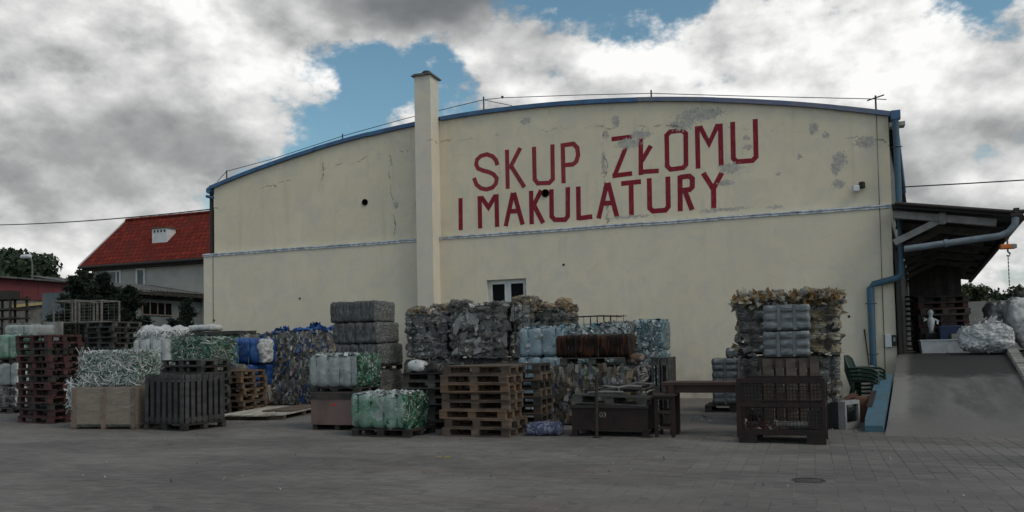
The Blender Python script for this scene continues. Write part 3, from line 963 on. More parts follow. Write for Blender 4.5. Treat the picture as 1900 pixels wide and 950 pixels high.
# swivel boom with hanging scale
bm_ = thing('hoist_boom', 'grey blue pipe boom bent up at its end beside the canopy', 'boom')
MB().tube([(2.12, -1.3, 3.54), (2.95, -1.3, 3.62), (4.05, -1.3, 3.72), (4.24, -1.3, 3.80), (4.36, -1.3, 3.95), (4.38, -1.3, 4.12)], .075, 14).build('pipe', boom_paint, bm_)
MB().tube([(2.94, -1.3, 3.62), (3.02, -1.3, 3.627)], .092, 14).build('pipe_joint', boom_paint, bm_)
MB().box((4.40, -1.3, 4.17), (.24, .16, .06)).build('end_plate', steel_dark, bm_)
MB().tube([(4.32, -1.3, 4.24), (7.5, -1.3, 4.20)], .045, 8).build('beam', steel_dark, bm_)
MB().box((4.40, -1.3, 4.25), (.10, .12, .14)).build('trolley', steel_dark, bm_)
MB().bbox(4.55, 7.5, -1.36, -1.24, 4.02, 4.15).build('girder', steel_dark, bm_)
hs = thing('crane_scale', 'orange hanging crane scale with hook and chain below the boom', 'scale', (4.20, -1.3, 0))
MB().tube([(0, 0, 3.72), (.03, 0, 3.66), (0, 0, 3.60), (-.03, 0, 3.66), (0, 0, 3.72)], .012, 6).build('shackle', steel_grey, hs)
MB().tube([(0, 0, 3.60), (0, 0, 3.52)], .02, 6).build('eye', steel_grey, hs)
MB().box((0, 0, 3.47), (.30, .14, .11)).build('scale_case', orange_plastic, hs, bevel=.02)
MB().box((.12, -.01, 3.47), (.10, .13, .09)).build('display', grey_plastic, hs, bevel=.01)
MB().tube([(0, 0, 3.41), (0, 0, 3.36), (.045, 0, 3.31), (.02, 0, 3.26), (-.03, 0, 3.27)], .018, 6).build('hook', steel_grey, hs)
chn = MB()
for i in range(16):
    z = 3.26 - i * .042
    chn.box((0, 0, z - .02), (.022, .008, .05) if i % 2 else (.008, .022, .05))
chn.build('chain', steel_grey, hs)

# overhead cables
def cable(a, b, sag, label, r=.02):
    a, b = Vector(a), Vector(b)
    pts = [a.lerp(b, t / 16) + Vector((0, 0, -4 * sag * (t / 16) * (1 - t / 16))) for t in range(17)]
    o = MB().tube(pts, r, 6).build('overhead_cable', wire_black)
    return tag(o, label, 'cable')


cable((-45, 8, 8.75), (-19.0, .6, 6.45), .25, 'black overhead cable running from the left over the red roof', .022)
cable((2.55, 3, 5.72), (30, 3, 6.3), .35, 'thin overhead cable running right from the side of the hall', .018)


# ================================================================== BUILDERS FOR THE YARD
MESHC = {}


def box_mesh(key, size, mat, jit=0):
    k = (key, tuple(round(s, 3) for s in size), mat.name)
    if k not in MESHC:
        hx, hy, hz = (s / 2 for s in size)
        b = min(.006, min(size) * .2)
        m = MB()
        # a box with its long edges taken off
        for sz, ins in ((-1, 0), (1, 0)):
            pass
        V = [(x * (hx), y * (hy - b), z * hz) for x in (-1, 1) for y in (-1, 1) for z in (-1, 1)]
        m.box((0, 0, 0), size)
        MESHC[k] = m.mesh(key, mat)
    return MESHC[k]


def pallet(name, label, loc, rz, mat, w=1.2, d=.8, group=None, rot=None, h=.144, cat='pallet', full=True, missing=0):
    t = thing(name, label, cat, loc, rz, group)
    if rot:
        t.rotation_euler = rot
    bw = .135
    s = h / .144
    nb = 5 if d < .9 else 7
    for i in range(nb):
        y = -d / 2 + bw / 2 + (d - bw) * i / (nb - 1)
        link_copy('top_board', box_mesh('top_board', (w, bw if i % 2 == 0 else bw * .75, .022 * s), mat), t, (random.uniform(-.004, .004), y, h - .011 * s), (0, 0, random.uniform(-.006, .006)))
    for i in range(3):
        x = (-w / 2 + .0725, 0, w / 2 - .0725)[i]
        link_copy('stringer_board', box_mesh('stringer_board', (.14, d - .006, .021 * s), mat), t, (x, 0, h - .033 * s))
        for j in range(3):
            y = (-d / 2 + .055, 0, d / 2 - .055)[j]
            link_copy('block', box_mesh('block', (.138, .098, .0775 * s), mat), t, (x, y, .061 * s), (0, 0, random.uniform(-.03, .03)))
    for j in range(3):
        y = (-d / 2 + .055, 0, d / 2 - .055)[j]
        link_copy('bottom_board', box_mesh('bottom_board', (w - .002, .10, .021 * s), mat), t, (0, y, .0115 * s))
    return t


ORD = ['topmost', 'second from top', 'third from top', 'fourth from top', 'fifth from top', 'sixth from top', 'seventh from top', 'eighth from top', 'ninth from top', 'tenth from top', 'eleventh from top', 'twelfth from top', 'thirteenth from top', 'fourteenth from top', 'fifteenth from top', 'sixteenth from top']


def corner(xr, yf, w, d, rz):
    return (xr + cos(rz) * (-w / 2) - sin(rz) * (d / 2), yf + sin(rz) * (-w / 2) + cos(rz) * (d / 2))


def stack(desc, n, xr, yf, rz, mats, w=1.2, d=.8, pitch=.147, z0=0, jit=.02, adj='wooden pallet', group=None, lean=0):
    cx, cy = corner(xr, yf, w, d, rz)
    for i in range(n):
        lab = ('bottom' if i == 0 else ORD[n - 1 - i]) + ' ' + adj + ' ' + desc
        j = 0 if i == 0 else jit
        mt = mats[i % len(mats)] if isinstance(mats, (list, tuple)) else mats
        pallet('pallet', lab, (cx + random.uniform(-j, j) + lean * i, cy + random.uniform(-j, j), z0 + i * pitch), rz + random.uniform(-j, j) * 1.3, mt, w, d, group or ('pallets ' + desc), None, pitch - .003)
    return z0 + n * pitch


def lattice(w, d, h, step, rnd, fn):
    """closed box surface on a lattice, edges rounded by rnd, moved by fn(p, normal) -> offset; returns V, F, face side (0 front/back, 1 ends, 2 top/bottom)"""
    nx, ny, nz = (max(3, int(round(q / step))) for q in (w, d, h))
    idx, V, F, S = {}, [], [], []

    def vid(i, j, k):
        key = (i, j, k)
        if key in idx:
            return idx[key]
        p = Vector((w * (i / nx - .5), d * (j / ny - .5), h * (k / nz)))
        q = Vector((max(-w / 2 + rnd, min(w / 2 - rnd, p.x)), max(-d / 2 + rnd, min(d / 2 - rnd, p.y)), max(rnd, min(h - rnd, p.z))))
        dv = p - q
        nm = dv.normalized()
        p = q + nm * rnd
        p = p + nm * fn(p, nm)
        p.z = max(0.0, p.z)
        idx[key] = len(V)
        V.append(p)
        return idx[key]
    for k in range(nz):
        for i in range(nx):
            for j in (0, ny):
                F.append((vid(i, j, k), vid(i + 1, j, k), vid(i + 1, j, k + 1), vid(i, j, k + 1)) if j == 0 else (vid(i + 1, j, k), vid(i, j, k), vid(i, j, k + 1), vid(i + 1, j, k + 1)))
                S.append(0)
        for j in range(ny):
            for i in (0, nx):
                F.append((vid(i, j + 1, k), vid(i, j, k), vid(i, j, k + 1), vid(i, j + 1, k + 1)) if i == 0 else (vid(i, j, k), vid(i, j + 1, k), vid(i, j + 1, k + 1), vid(i, j, k + 1)))
                S.append(1)
    for i in range(nx):
        for j in range(ny):
            for k in (0, nz):
                F.append((vid(i, j + 1, k), vid(i + 1, j + 1, k), vid(i + 1, j, k), vid(i, j, k)) if k == 0 else (vid(i, j, k), vid(i + 1, j, k), vid(i + 1, j + 1, k), vid(i, j + 1, k)))
                S.append(2)
    return V, F, S


def face_points(n, w, d, h, face, rng):
    a, b = rng.random(n), rng.random(n)
    if face == 'F':
        return np.stack([(a - .5) * w, np.full(n, -d / 2), b * h], 1), np.array([0, -1, 0.])
    if face == 'R':
        return np.stack([np.full(n, w / 2), (a - .5) * d, b * h], 1), np.array([1., 0, 0])
    if face == 'L':
        return np.stack([np.full(n, -w / 2), (a - .5) * d, b * h], 1), np.array([-1., 0, 0])
    if face == 'E':          # along the upper rim, leaning outwards
        k = rng.integers(0, 3, n)
        x = np.where(k == 0, (a - .5) * w, np.where(k == 1, -w / 2, w / 2))
        y = np.where(k == 0, -d / 2, (a - .5) * d)
        N = np.stack([np.where(k == 0, rng.normal(0, .5, n), np.where(k == 1, -1.0, 1.0)), np.where(k == 0, -.8, -.2), rng.uniform(.15, 1.2, n)], 1)
        N /= np.linalg.norm(N, axis=1)[:, None]
        return np.stack([x * .95, y * .95, h * (.9 + .1 * b)], 1), N
    return np.stack([(a - .5) * w, (b - .5) * d, np.full(n, h)], 1), np.array([0, 0, 1.])


def chips(n, size, w, d, h, faces, rng, out=.012, asp=1.0, tilt=.7, vert=False):
    """crumpled four-cornered flakes lying on the faces of a bale"""
    Vs, Fs, o = [], [], 0
    for f, cnt in faces:
        m = int(n * cnt)
        P, N = face_points(m, w * .95, d * .95, h * .95, f, rng)
        P = P * np.array([1, 1, 1]) + N * rng.uniform(-.012, out, (m, 1))
        P[:, 0] += N[0] * w * .025
        P[:, 1] += N[1] * d * .025
        P[:, 2] += h * .02 + N[2] * h * .03
        nn = N + rng.normal(0, tilt, (m, 3)) * .6
        nn /= np.linalg.norm(nn, axis=1)[:, None]
        t = np.cross(nn, rng.normal(0, 1, (m, 3)) if not vert else np.array([0, 0, 1.]) + rng.normal(0, .25, (m, 3)))
        t /= np.linalg.norm(t, axis=1)[:, None]
        b = np.cross(nn, t)
        s = size * rng.uniform(.5, 1.3, (m, 1))
        c = [P + (t * sx_ + b * sy_ * asp) * s * rng.uniform(.6, 1.1, (m, 1)) + nn * rng.normal(0, .25, (m, 1)) * s for sx_, sy_ in ((-1, -1), (1, -1), (1, 1), (-1, 1))]
        A = np.stack(c, 1).reshape(-1, 3)
        Vs.append(A)
        Fs.append(np.arange(m * 4).reshape(-1, 4) + o)
        o += m * 4
    return np.concatenate(Vs), np.concatenate(Fs)


def sheets(n, size, P, N, rng, curl=.5, up=0.0, stand=1.0, thin=1.0):
    """bent scraps of film, 3 x 3 points each, rooted at points P with outward directions N"""
    m = len(P)
    t = np.cross(N, rng.normal(0, 1, (m, 3)))
    t /= np.linalg.norm(t, axis=1)[:, None] + 1e-9
    b = np.cross(N, t)
    s = size * rng.uniform(.4, 1.3, (m, 1))
    lean = rng.uniform(0, 1, (m, 1))
    grow = N * (.10 + .9 * stand * lean) + b * (1 - lean * stand)
    grow[:, 2] += up
    rows = []
    for i in range(3):
        for j in range(3):
            q = P + t * (j - 1) * s * .5 * thin * (1 - .3 * i) * rng.uniform(.5, 1.3, (m, 1)) + grow * i * s * .5 + rng.normal(0, .12, (m, 3)) * s * (curl + .3 * i)
            rows.append(q)
    A = np.stack(rows, 1).reshape(-1, 3)
    base = (np.arange(m) * 9)[:, None]
    quads = np.array([[0, 1, 4, 3], [1, 2, 5, 4], [3, 4, 7, 6], [4, 5, 8, 7]])
    Fq = (base[:, :, None] + quads[None]).reshape(-1, 4)
    return A, Fq


def strips(n, length, wd, w, d, h, faces, rng, sag=.06, lift=.05):
    """loose plastic packing bands: curved ribbons hugging the faces"""
    V, F = [], []
    for f, cnt in faces:
        m = int(n * cnt)
        P, N = face_points(m, w, d, h, f, rng)
        for k in range(m):
            p = P[k] + N * rng.uniform(0, lift)
            t = np.cross(N, rng.normal(0, 1, 3))
            t /= np.linalg.norm(t) + 1e-9
            L = length * rng.uniform(.4, 1.3)
            bend = rng.normal(0, 1.2)
            bn = np.cross(N, t)
            sd_ = bn * np.cos(rng.uniform(-.9, .9)) + N * .4
            o = len(V)
            for i in range(6):
                q = (i / 5 - .5)
                pp = p + t * L * q + bn * bend * L * .35 * (q * q) + N * (sag * np.sin(q * 5 + k) * .5) + rng.normal(0, .006, 3)
                V.append(pp - sd_ * wd / 2)
                V.append(pp + sd_ * wd / 2)
            for i in range(5):
                F.append((o + 2 * i, o + 2 * i + 1, o + 2 * i + 3, o + 2 * i + 2))
    return np.array(V), np.array(F)


def bale(name, label, xr, yf, z, w, d, h, core, endm=None, topm=None, rz=0, straps=4, strapm=None, ax='x', rnd=.06, amp=.03, ns=4.0, groove=.03, layer=0, lay_amp=.03,
         cells=None, seed=1, step=.05, group=None, cat='bale', bulge=.02, bits=None, tufts=None, bands=None, strap_w=.012, crinkle=0.0, vbits=None, lumps=None, spos=None):
    """a strapped bale whose front right bottom corner stands at (xr, yf, z)"""
    cx, cy = corner(xr, yf, w, d, rz)
    t = thing(name, label, cat, (cx, cy, z), rz, group)
    rng = np.random.default_rng(seed)
    xs = [w * ((i + .5) / straps - .5) for i in range(straps)] if straps else []
    if spos:
        xs = [w * q for q in spos]
    if ax == 'z':
        xs = [h * ((i + .5) / straps) for i in range(straps)]

    def fn(p, nm):
        o = fb(p, ns, seed, 3) * amp * 1.6
        c = p.x if ax == 'x' else p.z
        L = w if ax == 'x' else h
        if straps:
            u = (c / L + (.5 if ax == 'x' else 0)) * straps
            fr_ = abs((u % 1.0) - .5) * 2          # 0 at a strap, 1 half way between
            o += bulge * (fr_ ** .6) - groove * exp(-(fr_ / .22) ** 2)
            if ax == 'x' and abs(nm.x) > .6:
                o += groove * .8
        if layer:
            uu = p.z / layer + .25 * fb(p, 2.5, seed + 5, 2)
            fr_ = abs((uu % 1.0) - .5) * 2
            o -= lay_amp * fr_ ** 5
        if crinkle:
            o -= crinkle * min(.6, abs(fb((p.x, p.y, p.z * .8), 4.2, seed + 9, 4)) * 2.2)
        if cells and abs(nm.z) < .6:
            cu = (p.x / w + .5) * cells[0] if abs(nm.y) > abs(nm.x) else (p.y / d + .5) * cells[0]
            cv = p.z / h * cells[1]
            fu, fv = abs((cu % 1) - .5) * 2, abs((cv % 1) - .5) * 2
            o -= .022 * max(fu ** 7, fv ** 7) + .010 * (1 - fv * fv)* (fv > .5)
        return o
    V, F, S = lattice(w, d, h, step, min(rnd, h * .45), fn)
    o = npmesh('pressed_block', V, F, [core, endm or core, topm or core], t, smooth=True)
    o.data.polygons.foreach_set('material_index', S)
    sm = strapm or strap_mat
    for c in xs:
        s_ = MB()
        e = .006 - groove * .45
        if ax == 'x':
            loop = [(-d / 2 - e, .012), (-d / 2 - e, h + e - .01), (d / 2 + e, h + e - .01), (d / 2 + e, .012)]
            hw = strap_w / 2
            n = 4
            vv = [(c + s1 * hw + rng.normal(0, .004), y * (1 if abs(y) > 0 else 1), zz) for s1 in (-1, 1) for y, zz in loop]
            s_.add(vv, [(i, (i + 1) % n, n + (i + 1) % n, n + i) for i in range(3)])
        else:
            loop = [(-w / 2 - e, -d / 2 - e), (w / 2 + e, -d / 2 - e), (w / 2 + e, d / 2 + e), (-w / 2 - e, d / 2 + e)]
            hw = strap_w / 2
            n = 4
            s_.add([(x, y, c + s1 * hw) for s1 in (-1, 1) for x, y in loop], [(i, (i + 1) % n, n + (i + 1) % n, n + i) for i in range(4)])
        s_.build('strap', sm, t)
    for (mat, n, size, faces) in bits or []:
        A, Fq = chips(n, size, w, d, h, faces, rng)
        npmesh('crushed_pieces', A, Fq, mat, t, kind='stuff')
    for k, (lx, ly, lw, ld, lh, mat) in enumerate(lumps or []):
        def lf(p, nm, k=k):
            return fb(p, 4, seed + k, 3) * .09 - .09 * min(.6, abs(fb(p, 8, seed + k + 30, 3)) * 2.5)
        V, F, S = lattice(lw, ld, lh + .12, .035, min(lw, ld, lh + .12) * .42, lf)
        npmesh('film_lump', V, F, mat, t, (lx, ly, h - .13), rng.uniform(-.5, .5), smooth=True)
    for (mat, n, size, faces) in vbits or []:
        A, Fq = chips(n, size, w, d, h, faces, rng, .02, 2.6, .35, True)
        A[:, 2] = np.maximum(A[:, 2], .0)
        npmesh('pressed_rags', A, Fq, mat, t, kind='stuff', smooth=True)
    for (mat, n, size, faces, upw, stand) in tufts or []:
        Ps, Ns = [], []
        for f, cnt in faces:
            P, N = face_points(int(n * cnt), w * .94, d * .94, h, f, rng)
            P[:, 2] = np.minimum(P[:, 2], h * .98)
            Ps.append(P - N * .01)
            Ns.append(np.repeat(N[None], len(P), 0) if N.ndim == 1 else N)
        A, Fq = sheets(0, size, np.concatenate(Ps), np.concatenate(Ns), rng, .35, upw, stand, .55 if stand > .5 else 1.0)
        A[:, 2] = np.maximum(A[:, 2], .0)
        npmesh('film_scraps', A, Fq, mat, t, kind='stuff', smooth=True)
    for (mat, n, ln, wd, faces) in bands or []:
        A, Fq = strips(n, ln, wd, w, d, h, faces, rng)
        A[:, 2] = np.maximum(A[:, 2], .01)
        npmesh('loose_bands', A, Fq, mat, t, kind='stuff')
    return t


# palettes and waste materials
PG = [(.018, .09, .045), (.028, .15, .075), (.012, .05, .028), (.05, .20, .11), (.14, .22, .17), (.34, .39, .37), (.008, .025, .016), (.02, .06, .04)]
PC = [(.34, .37, .37), (.25, .28, .28), (.42, .45, .45), (.18, .2, .2), (.28, .32, .30)]
PT = [(.055, .15, .19), (.09, .21, .26), (.18, .25, .28), (.03, .075, .10), (.28, .33, .35), (.13, .16, .18)]
PX = [(.17, .155, .14), (.09, .095, .11), (.05, .075, .14), (.20, .15, .11), (.27, .255, .24), (.05, .05, .05), (.08, .12, .09), (.13, .105, .09), (.20, .20, .205), (.07, .06, .055)]
PB = [(.010, .065, .25), (.008, .045, .17), (.012, .09, .32), (.2, .22, .27)]
PF_ = [(.17, .17, .165), (.09, .09, .088), (.25, .25, .24), (.06, .06, .06), (.13, .125, .115), (.20, .18, .15)]
PD = [(.085, .088, .09), (.055, .058, .06), (.11, .115, .12), (.04, .042, .044)]
PBR = [(.30, .18, .09), (.36, .25, .14), (.20, .12, .06), (.42, .34, .22), (.12, .08, .05)]
PGO = [(.26, .195, .11), (.19, .135, .07), (.31, .25, .16), (.10, .075, .045), (.20, .19, .175)]
m_milk = coremat('milky_sheet', [(.28, .30, .30), (.24, .265, .265), (.31, .33, .33), (.21, .24, .23)], 5, .32, .2, bump=.35)
m_greenmilk = coremat('green_milky_sheet', [(.15, .27, .20), (.22, .30, .26), (.10, .23, .15), (.27, .32, .30), (.14, .20, .16)], 5, .3, .25, bump=.4)
m_green = coremat('green_bottles', PG, 18, .25)
m_ltblue = coremat('light_blue_sheet', [(.21, .275, .32), (.25, .31, .35), (.18, .24, .285)], 5, .3, .2, bump=.35)
m_teal = coremat('teal_bottles', PT, 18, .25)
m_mixed = coremat('mixed_waste', PX, 12, .45, .15, (1, 1, .55))
m_mixblue = coremat('mixed_blue_waste', [tuple(q * 1.25 for q in p) for p in PX[:2] + PX[3:]] + [PB[1], (.30, .29, .28), (.24, .15, .09)], 11, .4, .15, (1, 1, .45))
m_clear = coremat('clear_bottles', PC + PT[2:5], 18, .28)
m_bluefilm = coremat('blue_film', PB[:3], 6, .35, .2, (1, 1, .4), bump=.5)
m_film = coremat('grey_film', [(.07, .07, .07), (.12, .12, .118), (.22, .22, .215), (.035, .035, .035), (.16, .155, .145), (.36, .36, .36), (.09, .085, .078), (.05, .05, .052)], 8, .16, .22, (.55, .55, 2.6), bump=.7, spec=1.0)  # brightest palette streaks paint highlights onto the grey film
m_film2 = coremat('pale_film', [(.20, .19, .17), (.28, .27, .25), (.36, .35, .33), (.12, .115, .10), (.30, .25, .17), (.42, .41, .40)], 8, .16, .22, (.55, .55, 2.6), bump=.7, spec=1.0)
m_filmdk = coremat('dark_film', [tuple(c * .6 for c in p) for p in PF_], 8, .2, .22, (.55, .55, 2.6), bump=.7, spec=.9)
m_gold = coremat('gold_film', PGO + [(.10, .085, .06), (.42, .40, .34)], 8, .18, .22, (.55, .55, 2.6), bump=.7, spec=.9)
m_dark = coremat('dark_trays', PD, 10, .35, .06, (3, 3, .7), bump=.7)
m_darkend = coremat('dark_trays_end', [(.13, .14, .145), (.09, .095, .1), (.20, .22, .23), (.06, .065, .07)], 16, .16, .06, (1, 1, 2.5), bump=.8, spec=1.0)
m_silver = pm('silver_trays', (.21, .22, .23), (.12, .128, .133), .2, 6, 24, .35, metal=.7, stretch=(1, 1, 4), fvar=.3, bdist=.03)
m_brown = coremat('brown_bottles', [(.012, .006, .005), (.020, .009, .006), (.007, .005, .004), (.06, .022, .010)], 9, .42, .06, (3.5, 1, .5), bump=.6, spec=.12)
m_white = coremat('white_sheet', [(.50, .51, .51), (.56, .57, .57), (.44, .45, .46)], 5, .4, .25, bump=.5)
m_bandcore = coremat('band_core', [(.06, .08, .07), (.20, .21, .21), (.03, .05, .04), (.28, .29, .29)], 22, .4)
m_bag = pm('woven_bag', (.52, .525, .535), (.42, .425, .435), .55, 3, 16, .6, spec=.4, fvar=.15, bdist=.025)
m_bagdk = pm('grey_film_bag', (.15, .155, .165), (.10, .104, .11), .22, 3, 13, .7, spec=.8, stretch=(1, 1, .8), fvar=.2, bdist=.03)
m_bagfilm = pm('clear_film_bag', (.52, .52, .525), (.38, .38, .385), .16, 3, 13, .8, spec=.9, stretch=(1, 1, 1.8), fvar=.22, bdist=.035)
c_green, c_clear, c_teal, c_mixed, c_film, c_brown, c_gold, c_blue, c_mixb, c_dark = (chipmat(n, p, r, .9, .45 if n in ('chips_film', 'chips_gold', 'chips_brown') else 0.0) for n, p, r in (
    ('chips_green', PG, .2), ('chips_clear', PC, .22), ('chips_teal', PT, .2), ('chips_mixed', PX + [(.38, .37, .36), (.24, .15, .09)], .4), ('chips_film', PF_, .22), ('chips_brown', PBR, .3), ('chips_gold', PGO, .25),
    ('chips_blue', PB[:3], .35), ('chips_mixblue', PX[:2] + PX[3:] + [PB[0], PB[1], (.42, .41, .40), (.26, .16, .10), (.36, .35, .34)], .35), ('chips_dark', PD, .3)))
m_brownfilm = coremat('brown_film', PBR, 8, .2, .22, (.55, .55, 2.6), bump=.7, spec=.9)
c_sheet = chipmat('film_sheets', [(.30, .30, .30), (.10, .10, .10), (.22, .22, .215), (.40, .40, .40), (.05, .05, .05), (.16, .155, .145)], .15, .8, .35)
m_strapsilver = pm('strap_silver', (.15, .158, .165), (.11, .116, .12), .35, 5, 40, .05)
c_straw = chipmat('straw_film', [(.40, .29, .16), (.46, .38, .26), (.34, .21, .10), (.42, .40, .34), (.26, .16, .08), (.50, .46, .38)], .25, .6, .5)
c_clear2 = chipmat('clear_scraps', [(.42, .42, .41), (.30, .30, .29), (.50, .50, .48), (.22, .22, .21)], .15, .8, .5)
c_rag = chipmat('chips_rag', [(.17, .15, .13), (.08, .08, .08), (.22, .16, .10), (.27, .26, .24), (.05, .048, .045), (.13, .10, .08), (.19, .19, .19), (.30, .22, .13), (.10, .11, .14)], .4, .5, .2)
c_bands = chipmat('bands_white', [(.50, .51, .51), (.58, .59, .59), (.42, .43, .43), (.30, .33, .32), (.04, .09, .06), (.48, .49, .49), (.54, .55, .55)], .4)
c_bandsg = chipmat('bands_green', [(.03, .11, .06), (.05, .18, .10), (.02, .06, .04), (.30, .36, .33), (.08, .22, .14), (.42, .44, .43)], .4)

# ================================================================== THE YARD, FRONT ROW (left to right)
# --- far left strapped bales, three high
z = 0
pallet('pallet', 'grey pallet under the bales at the left picture edge', (-20.35, -6.2, 0), 0, wood_grey, 1.4, .9)
bale('film_bale', 'lowest crumpled grey film bale at the left picture edge', -19.55, -6.6, .148, 1.5, .9, .56, m_film, m_bagfilm, straps=3, seed=21, bits=[(c_film, 300, .05, [('R', .5), ('F', .5)])])
bale('film_bale', 'middle grey sheet bale in the pile at the left edge', -19.5, -6.6, .72, 1.5, .9, .58, m_milk, m_bagfilm, straps=3, seed=22)
pallet('pallet', 'thin pallet between the grey and green bales at the left edge', (-20.35, -6.15, 1.31), 0, wood_dark, 1.4, .9, h=.12)
bale('bottle_bale', 'milky green bottle bale topping the pile at the left edge', -19.55, -6.6, 1.435, 1.5, .9, .60, m_greenmilk, m_green, straps=3, seed=23, bits=[(c_green, 260, .05, [('R', 1)])])
bale('film_bale', 'pale wrapped bundle above the green bale at the left edge', -20.3, -5.6, 2.04, .9, .8, .30, m_milk, straps=2, seed=24)

# --- dark red pallet tower
stack('in the tall dark red stack at left', 13, -15.56, -8.92, radians(-8), [wood_red, wood_red, wood_dark, wood_red], pitch=.15, jit=.028, adj='dark red pallet', lean=-.004)

stack('in the added dark stack close behind the dark red one', 12, -16.62, -7.95, radians(-7), wood_dark, 1.0, .8, pitch=.15, jit=.03, adj='dark pallet')  # added stack, blocks the light showing through the dark red pallets

# --- plywood box wrapped in film, bale of packing bands on it
b = thing('plywood_box', 'plywood box wrapped in stretch film under the white band bale', 'box', (*corner(-12.54, -9.57, 1.46, .85, radians(7)), 0), radians(7))
w_, d_, h_ = 1.46, .85, .84
MB().bbox(-w_ / 2 + .02, w_ / 2 - .02, -d_ / 2 + .02, -d_ / 2 + .035, .1, h_).build('front_panel', plywood, b)
MB().bbox(-w_ / 2 + .02, w_ / 2 - .02, d_ / 2 - .035, d_ / 2 - .02, .1, h_).build('back_panel', plywood, b)
for s in (-1, 1):
    MB().box((s * (w_ / 2 - .03), 0, .1 + (h_ - .1) / 2), (.015, d_ - .08, h_ - .1)).build('side_panel', plywood, b)
for x in (-w_ / 2 + .045, 0, w_ / 2 - .045):
    for y in (-d_ / 2 + .008, d_ / 2 - .008):
        MB().box((x, y, h_ / 2 - .004), (.09, .022, h_ - .015)).build('post', wood_orange, b)
    MB().box((x, 0, .045), (.09, d_ - .08, .085)).build('skid', wood_brown, b)
MB().box((0, 0, h_ - .03), (w_ - .08, d_ - .1, .02)).build('lid', wood_orange, b)


def filmmat():
    m, q, bb = newmat('stretch_film')
    pos = q.n('ShaderNodeNewGeometry').outputs['Position']
    nz = q.noise(q.v('MULTIPLY', pos, (1, 1, 7)), 9, 5, .7, .8)
    bb.inputs['Base Color'].default_value = (.5, .5, .5, 1)
    bb.inputs['Roughness'].default_value = .22
    q.put(bb.inputs['Alpha'], q.rng(nz, .42, .72, .06, .34))
    bn = q.n('ShaderNodeBump')
    bn.inputs['Strength'].default_value = .6
    bn.inputs['Distance'].default_value = .02
    q.put(bn.inputs['Height'], nz)
    q.put(bb.inputs['Normal'], bn.outputs[0])
    MATS['stretch_film'] = m
    return m


filmm = filmmat()
fm = MB()
e = .012
pr = [(-w_ / 2 - e, -d_ / 2 - e - .005), (w_ / 2 + e, -d_ / 2 - e - .005), (w_ / 2 + e, d_ / 2 + e), (-w_ / 2 - e, d_ / 2 + e)]
rows = [.05, .3, .6, .8, .86]
fm.add([(x * (1 - .03 * (i == 4)), y * (1 - .06 * (i == 4)), z_) for i, z_ in enumerate(rows) for x, y in pr], [(i * 4 + k, i * 4 + (k + 1) % 4, i * 4 + 4 + (k + 1) % 4, i * 4 + 4 + k) for i in range(4) for k in range(4)])
fm.build('wrapping_film', filmm, b)
bale('band_bale', 'shaggy bale of white and green packing bands on the plywood box', -12.66, -9.48, .845, 1.22, .75, .66, m_bandcore, straps=0, rz=radians(7), seed=31, rnd=.12, amp=.05, step=.08,
     bands=[(c_bands, 1500, .30, .013, [('F', .42), ('R', .16), ('T', .32), ('L', .1)]), (c_bandsg, 300, .3, .012, [('R', .7), ('F', .3)])])
fb_ = MB()
rng = np.random.default_rng(5)
A, Fq = strips(60, .35, .02, .18, .1, .5, [('F', 1)], rng)
tag(npmesh('band_tangle', A, Fq, c_bands, None, (-14.12, -9.55, .42), kind=None), 'tuft of white bands hanging off the left end of the plywood box', 'band scrap')

# --- grey slatted crate on a pallet
rzc = radians(-9)
cxy = corner(-11.2, -9.72, 1.16, 1.02, rzc)
pallet('pallet', 'dark pallet carrying the grey slatted crate', (cxy[0], cxy[1], 0), rzc, wood_dark, 1.2, 1.0)
t = thing('slatted_crate', 'grey crate with upright slats standing on a dark pallet', 'crate', (cxy[0], cxy[1], .147), rzc)
cw_, cd_, chh = 1.12, .98, .93
for fi, (ln, dep) in enumerate(((cw_, cd_), (cw_, cd_), (cd_, cw_), (cd_, cw_))):
    nsl = 7 if fi < 2 else 7
    for i in range(nsl):
        q = -ln / 2 + .05 + (ln - .1) * i / (nsl - 1)
        sg = -1 if fi % 2 == 0 else 1
        jx = random.uniform(-.006, .006)
        if fi < 2:
            link_copy('slat', box_mesh('slat', (.085, .018, chh), wood_slate), t, (q + jx, sg * (cd_ / 2), chh / 2), (0, random.uniform(-.012, .012), 0))
        else:
            link_copy('slat', box_mesh('slat_side', (.018, .085, chh), wood_slate), t, (sg * (cw_ / 2 + .0), q * .93 + jx, chh / 2), (random.uniform(-.012, .012), 0, 0))
    for zz in (.06, chh - .06):
        sg = -1 if fi % 2 == 0 else 1
        if fi < 2:
            link_copy('rail', box_mesh('rail', (cw_ - .06, .02, .09), wood_slate), t, (0, sg * (cd_ / 2 - .0205), zz))
        else:
            link_copy('rail', box_mesh('rail_side', (.02, cd_ - .10, .09), wood_slate), t, (sg * (cw_ / 2 - .0205), 0, zz))
link_copy('floor_board', box_mesh('floor_board', (cw_ - .06, cd_ - .06, .02), wood_dark), t, (0, 0, .012))
link_copy('added_dark_fill', box_mesh('added_dark_fill', (cw_ - .13, cd_ - .13, .76), black_rubber), t, (0, 0, .41))  # invented black filling, keeps the gaps between the slats dark

# --- stack of grey pallets behind the crate, white band bale behind
stack('in the weathered grey stack behind the slatted crate', 9, -12.83, -7.35, radians(-4), [wood_grey, wood_dark], 1.25, .9, pitch=.148, jit=.04, adj='weathered pallet')
# --- orange brown stack
stack('in the orange brown stack beside the slatted crate', 7, -12.93, -5.85, radians(2), [wood_orange, wood_brown, wood_orange], 1.35, 1.0, jit=.04, adj='orange brown pallet')
